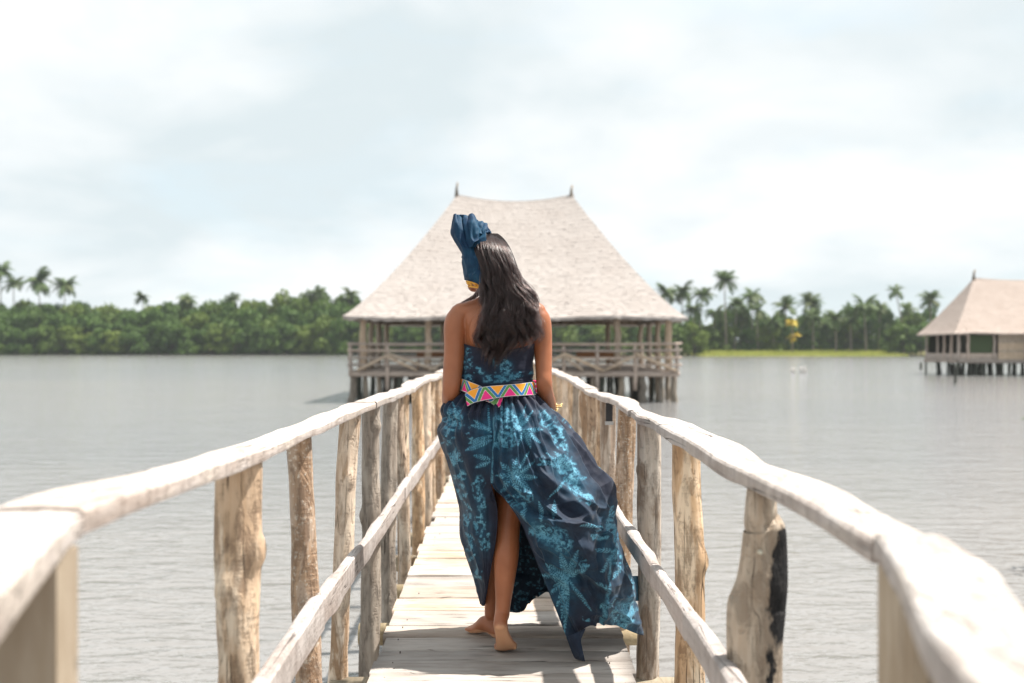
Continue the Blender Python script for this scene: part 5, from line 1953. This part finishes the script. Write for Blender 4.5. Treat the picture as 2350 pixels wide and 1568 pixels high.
def head_wrap():
    def cl(name, ctrl, nr=70, nc=70, **k):
        P = sheet(ctrl, nr, nc, **k)
        me = np_mesh(name, P.reshape(-1, 3), np.array(grid_faces(nr, nc)))
        return me
    # main wrap: a shell round the front half of the head, up to a tall flared crown
    C0, fw, sd, up = HEAD_C, HEAD_F, HEAD_S, HEAD_U
    nr, nc = 90, 130
    V = np.zeros((nr, nc, 3))
    for i in range(nr):
        h = i / (nr - 1)
        z = -0.058 + h * 0.185
        k = math.sqrt(max(0.0, 1 - ((z - 0.0) / 0.135) ** 2))
        for j in range(nc):
            a = math.radians(-128 + (190 + 58 * max(0.0, min(1.0, (0.55 - h) / 0.2))) * j / (nc - 1))           # 0 = straight ahead
            # the lower edge climbs over the brow
            lift = (0.080 * math.cos(a * 0.75) ** 2) * (1 - h)
            rx, ry = 0.082 * k + 0.006, 0.101 * k + 0.006
            swirl = 0.004 * (1 - 2 * abs(math.sin(h * 8 + a * 1.3))) + 0.002 * math.sin(h * 17 - a * 2)
            p = C0 + sd * ((rx + swirl) * math.sin(a)) + fw * ((ry + swirl) * math.cos(a) - 0.006) + up * (z + lift)
            V[i, j] = p
    me = np_mesh('head_wrap', V.reshape(-1, 3), np.array(grid_faces(nr, nc)))
    w = put('head_wrap', me, M['wrap'], woman)
    md = w.modifiers.new('t', 'SOLIDIFY')
    md.thickness = 0.004
    # folded cloth of the crown: a fan of stiff pleats leaning up and to the left
    pieces = [
        # left blade
        [[(1040, 492, 4.04), (1046, 491, 4.02), (1056, 496, 4.02), (1062, 506, 4.03)], [(1037, 512, 4.03), (1046, 514, 3.99), (1058, 522, 3.985), (1070, 530, 3.99)],
         [(1034, 535, 4.03), (1046, 540, 3.98), (1062, 552, 3.97), (1078, 556, 3.97)], [(1048, 562, 4.02), (1058, 566, 3.97), (1072, 574, 3.955), (1084, 578, 3.95)], [(1060, 582, 4.02), (1066, 590, 3.965), (1080, 598, 3.95), (1092, 602, 3.945)]],
        # middle pleats
        [[(1058, 502, 4.03), (1070, 494, 4.02), (1084, 493, 4.01), (1094, 503, 4.02), (1104, 512, 4.03)], [(1060, 520, 4.01), (1072, 512, 3.975), (1086, 512, 3.965), (1098, 518, 3.975), (1108, 522, 4.0)],
         [(1066, 544, 3.99), (1076, 540, 3.955), (1086, 538, 3.95), (1098, 536, 3.955), (1110, 534, 3.98)], [(1074, 572, 3.97), (1080, 566, 3.94), (1088, 560, 3.935), (1098, 552, 3.94), (1112, 545, 3.97)]],
        # right pleats above the hair
        [[(1092, 508, 4.04), (1106, 509, 4.02), (1114, 511, 4.02), (1122, 523, 4.03), (1129, 533, 4.05)], [(1092, 520, 4.0), (1104, 520, 3.975), (1112, 522, 3.975), (1120, 528, 3.99), (1128, 535, 4.03)],
         [(1092, 538, 3.97), (1102, 536, 3.95), (1112, 534, 3.955), (1120, 535, 3.975), (1126, 538, 4.02)]],
        # twisted band down the side of the head
        [[(1050, 560, 4.03), (1060, 566, 3.985), (1074, 572, 3.965), (1086, 570, 3.955)], [(1058, 584, 4.03), (1066, 588, 3.97), (1080, 592, 3.945), (1094, 590, 3.935)], [(1058, 606, 4.03), (1068, 608, 3.97), (1086, 612, 3.935), (1102, 612, 3.93)],
         [(1061, 626, 4.04), (1072, 628, 3.975), (1090, 630, 3.935), (1106, 632, 3.928)], [(1068, 642, 4.05), (1078, 646, 3.985), (1094, 652, 3.94), (1108, 655, 3.935)]],
        # small tuck at the nape
        [[(1076, 628, 3.96), (1090, 622, 3.925), (1106, 620, 3.918)], [(1078, 638, 3.955), (1092, 634, 3.918), (1108, 634, 3.91)], [(1088, 648, 3.95), (1098, 650, 3.922), (1108, 652, 3.915)]],
        # back side of the crown, away from the camera
        [[(1042, 494, 4.06), (1070, 494, 4.12), (1096, 508, 4.14), (1114, 526, 4.10)], [(1042, 530, 4.06), (1066, 520, 4.15), (1092, 524, 4.17), (1116, 538, 4.11)], [(1062, 572, 4.08), (1080, 552, 4.15), (1096, 548, 4.16), (1112, 552, 4.10)]],
    ]
    for i, c in enumerate(pieces):
        me = cl('wrap_fold', c, 60, 60, crease=0.0028, seed=90 + i, freq=11, fold=((0.8, .005), (2.4, .013), (1.9, .010), (1.1, .009), (1.2, .006), (2, .01))[i])
        f = put('wrap_fold', me, M['wrap'], w)
        md = f.modifiers.new('t', 'SOLIDIFY')
        md.thickness = 0.0035
        md.offset = 0


head_wrap()


def gold():
    gm = simple_mat('gold_beads', (0.72, 0.36, 0.06), 0.35, 0.5, 0.6)
    t = MB()
    rng = random.Random(4)
    for k in range(44):
        px, py = rng.uniform(1072, 1104), rng.uniform(646, 660)
        if py < 648 + (px - 1072) * 0.12 or py > 654 + (px - 1072) * 0.25:
            continue
        p = at(px, py, 3.985 - 0.001 * (px - 1072))
        v, f = ball(tuple(p), 0.0045, 6)
        t.add(v, f)
    t.add(*tube([tuple(at(x, 646 + (x - 1070) * 0.2, 3.99 - (x - 1070) * 0.0012)) for x in (1070, 1080, 1092, 1105)], [0.004] * 4, 8))
    t.add(*tube([tuple(at(x, 657 + (x - 1074) * 0.15, 3.985 - (x - 1070) * 0.0012)) for x in (1074, 1084, 1094, 1104)], [0.0035] * 4, 8))
    put('earring', t.mesh('earring'), gm, woman)
    cm = simple_mat('yellow_cord', (0.80, 0.60, 0.28), 0.7)
    b = MB()
    c = Vector((.209, 4.178, .95))
    d = Vector((.05, .9, -.28)).normalized()
    s = d.cross(Vector((0, 0, 1))).normalized()
    u = s.cross(d)
    ring = [tuple(c + s * (.027 * math.cos(a)) + u * (.027 * math.sin(a))) for a in np.linspace(0, 2 * math.pi, 25)]
    b.add(*tube(ring, [0.0042] * 25, 8))
    put('bracelet', b.mesh('bracelet'), cm, woman)
    b = MB()
    e = at(1268, 937, 4.14)
    b.add(*tube([tuple(e), tuple(at(1276, 930, 4.13)), tuple(at(1284, 931, 4.12)), tuple(at(1291, 927, 4.12))], [.003, .0025, .003, .004], 6))
    b.add(*tube([tuple(e), tuple(at(1275, 934, 4.12)), tuple(at(1285, 935, 4.11)), tuple(at(1290, 932, 4.11))], [.003, .0025, .003, .0045], 6))
    b.add(*ball(tuple(at(1268, 942, 4.14)), 0.010, 8))
    b.add(*ball(tuple(at(1270, 949, 4.145)), 0.008, 8))
    put('bracelet_tassel', b.mesh('bracelet_tassel'), cm, woman)


gold()


def pouch():
    m, g, b = new_mat('pink_stripes')
    tc = g.n('ShaderNodeTexCoord').outputs['Object']
    w = g.n('ShaderNodeTexWave', bands_direction='Z')
    w.inputs['Scale'].default_value = 16
    w.inputs['Distortion'].default_value = 1.5
    g.link(tc, w.inputs['Vector'])
    g.link(g.mix(g.ramp(w.outputs[0], [(0.70, 0), (0.78, 1)]), (0.80, 0.02, 0.16), (0.80, 0.68, 0.68)), b.inputs['Base Color'])
    b.inputs['Roughness'].default_value = 0.55
    t = empty('pouch', (.176, 4.235, .93))
    tag(t, 'small pink pouch with pale stripes held in front of her right forearm', 'pouch')
    q = MB()
    n = 14
    V, F = [], []
    for i in range(9):
        z = .93 + .135 * i / 8
        puff = 0.010 + 0.014 * math.sin(math.pi * (i + .6) / 9.4)
        for k in range(n):
            a = 2 * math.pi * k / n
            V.append((.172 + (.045 - 0.004 * (i > 6)) * math.cos(a), 4.232 + puff * math.sin(a), z))
    F = grid_faces(9, n, True) + [tuple(range(n - 1, -1, -1)), tuple(8 * n + k for k in range(n))]
    put('pouch_body', mesh('pouch_body', V, F), m, t)
    put('flap', MB().box((.128, 4.208, 1.02), (.216, 4.213, 1.062)).mesh('flap'), m, t, smooth=False)


pouch()


# ------------------------------------------------------------------ hair
HROWS = np.array([  # picture y, left, right, back depth
    (532, 1102, 1124, 4.040), (537, 1095, 1134, 3.995), (546, 1088, 1149, 3.955), (560, 1083, 1162, 3.925), (577, 1084, 1172, 3.908), (604, 1094, 1183, 3.900), (626, 1102, 1191, 3.896), (651, 1106, 1203, 3.895), (668, 1107, 1216, 3.892), (690, 1106, 1226, 3.888),
    (718, 1104, 1233, 3.878), (748, 1099, 1239, 3.872), (775, 1095, 1237, 3.872), (800, 1097, 1226, 3.876), (830, 1104, 1200, 3.882), (860, 1112, 1175, 3.886)], float)


HROWS = crom(HROWS, 120)


def hair_xy(py, s):
    """centre depth and x for lateral position s in -1..1 at picture height py"""
    L = np.interp(py, HROWS[:, 0], HROWS[:, 1])
    Rr = np.interp(py, HROWS[:, 0], HROWS[:, 2])
    D = np.interp(py, HROWS[:, 0], HROWS[:, 3])
    px = (L + Rr) / 2 + s * (Rr - L) / 2
    D = D + 0.075 * np.abs(s) ** 2.6 * np.clip((720 - py) / 160, 0.35, 1)
    return px, D


def hair():
    # solid mass beneath the strands
    NR, NC = 60, 26
    V = []
    for i in range(NR):
        py = 541 + (775 - 541) * i / (NR - 1)
        for j in range(NC):
            s = -0.93 + 1.86 * j / (NC - 1)
            px, D = hair_xy(np.array(py), np.array(s))
            D = float(D) + 0.034
            yy = py + 8 * math.sin(j * 1.9) * (i / NR) ** 4
            p = at(float(px), yy, D)
            V.append(tuple(p))
    me = mesh('hair_mass', V, grid_faces(NR, NC))
    hm = put('hair', me, M['hair_mass'], woman)
    md = hm.modifiers.new('t', 'SOLIDIFY')
    md.thickness = 0.02
    md.offset = 0
    # strands
    rng = np.random.default_rng(17)
    NS, NP = 19000, 28
    s0 = rng.uniform(-1, 1, NS)
    lay = rng.uniform(0, 1, NS) ** 0.7
    root = 529 + 22 * rng.uniform(0, 1, NS) ** 2.0 + 10 * np.abs(s0) ** 2.0
    endc = np.interp(s0, [-1, -.8, -.4, 0, .35, .7, 1], [784, 808, 830, 810, 788, 784, 768])
    end = endc + rng.normal(0, 13, NS) - 85 * (rng.uniform(0, 1, NS) ** 1.8)
    t = (np.linspace(0, 1, NP) ** 1.5)[None, :]
    PY = root[:, None] + (end - root)[:, None] * t ** 1.0
    # locks: strands gather into clumps and wave together
    lock = np.floor((s0 + 1) * 17 + rng.normal(0, 0.25, NS))
    lc = (lock + 0.5) / 17 - 1
    S = s0[:, None] + (lc - s0)[:, None] * 0.72 * np.clip((PY - 600) / 150, 0, 1)
    ph = (np.sin(lock * 12.9898) * 43758.5453) % 1 * 6.28
    PX, D = hair_xy(PY, S)
    amp = np.clip((PY - 570) / 150, 0, 1)
    PX = PX + amp * (7.2 * np.sin(PY * 0.055 + ph[:, None] + rng.normal(0, .35, NS)[:, None]) + 4.0 * np.sin(PY * 0.118 + 2 * ph[:, None] + rng.normal(0, .6, NS)[:, None]))
    D = D + (1 - lay)[:, None] * 0.022 - 0.010 * lay[:, None] * np.clip((PY - 540) / 60, 0, 1)
    D = D + amp * 0.018 * np.sin(PY * 0.052 + ph[:, None] * 1.7) + amp * 0.004 * np.sin(PY * 0.13 + ph[:, None] * 3.1)
    # stray hairs
    stray = rng.uniform(0, 1, NS) < 0.09
    k = rng.normal(0, 1, NS) * stray
    PX = PX + (k[:, None] * 9) * t ** 2 + np.where(stray, 1, 0)[:, None] * 2.5 * np.sin(t * 9 + ph[:, None])
    D = D - np.abs(k)[:, None] * 0.012 * t
    # frizzier right-hand ends
    fr = np.clip((s0 - 0.35) / 0.6, 0, 1)[:, None] * np.clip((PY - 690) / 90, 0, 1)
    PX = PX + fr * rng.normal(0, 3.0, (NS, 1)) * t + fr * 2.2 * np.sin(PY * 0.33 + rng.uniform(0, 6.28, (NS, 1)))
    W = np.stack([(PX - 1150) / FPX * D, D, CAM_Z - (PY - 800) / FPX * D], 2)
    # the wind-blown lock over the left shoulder
    NB = 200
    tb = np.linspace(0, 1, NP)[None, :] * rng.uniform(0.55, 1.0, (NB, 1))
    j = rng.normal(0, 1, (NB, 1))
    bx = np.interp(tb, [0, .25, .55, 1], [1112, 1104, 1088, 1056]) + j * 2.2 * tb ** 1.5 + rng.normal(0, 2, (NB, 1))
    by = np.interp(tb, [0, .25, .55, 1], [640, 664, 682, 697]) + rng.normal(0, 1.6, (NB, 1)) * tb + rng.normal(0, 4, (NB, 1)) * (1 - tb)
    bd = np.interp(tb, [0, .3, .6, 1], [3.93, 3.935, 3.952, 3.962]) + rng.normal(0, .004, (NB, 1))
    B = np.stack([(bx - 1150) / FPX * bd, bd, CAM_Z - (by - 800) / FPX * bd], 2)
    W = np.concatenate([W, B], 0)
    n = len(W)
    cu = bpy.data.hair_curves.new('strands')
    cu.add_curves([NP] * n)
    cu.position_data.foreach_set('vector', W.astype(np.float32).ravel())
    ra = cu.attributes.get('radius') or cu.attributes.new('radius', 'FLOAT', 'POINT')
    prof = (0.00062 * np.clip(1.15 - np.linspace(0, 1, NP) ** 3, 0.15, 1))[None, :] * rng.uniform(0.7, 1.2, (n, 1))
    ra.data.foreach_set('value', prof.astype(np.float32).ravel())
    cu.materials.append(M['hair'])
    o = bpy.data.objects.new('strands', cu)
    COL.objects.link(o)
    o.parent = hm
    o.location = (0, 0, 0)


hair()
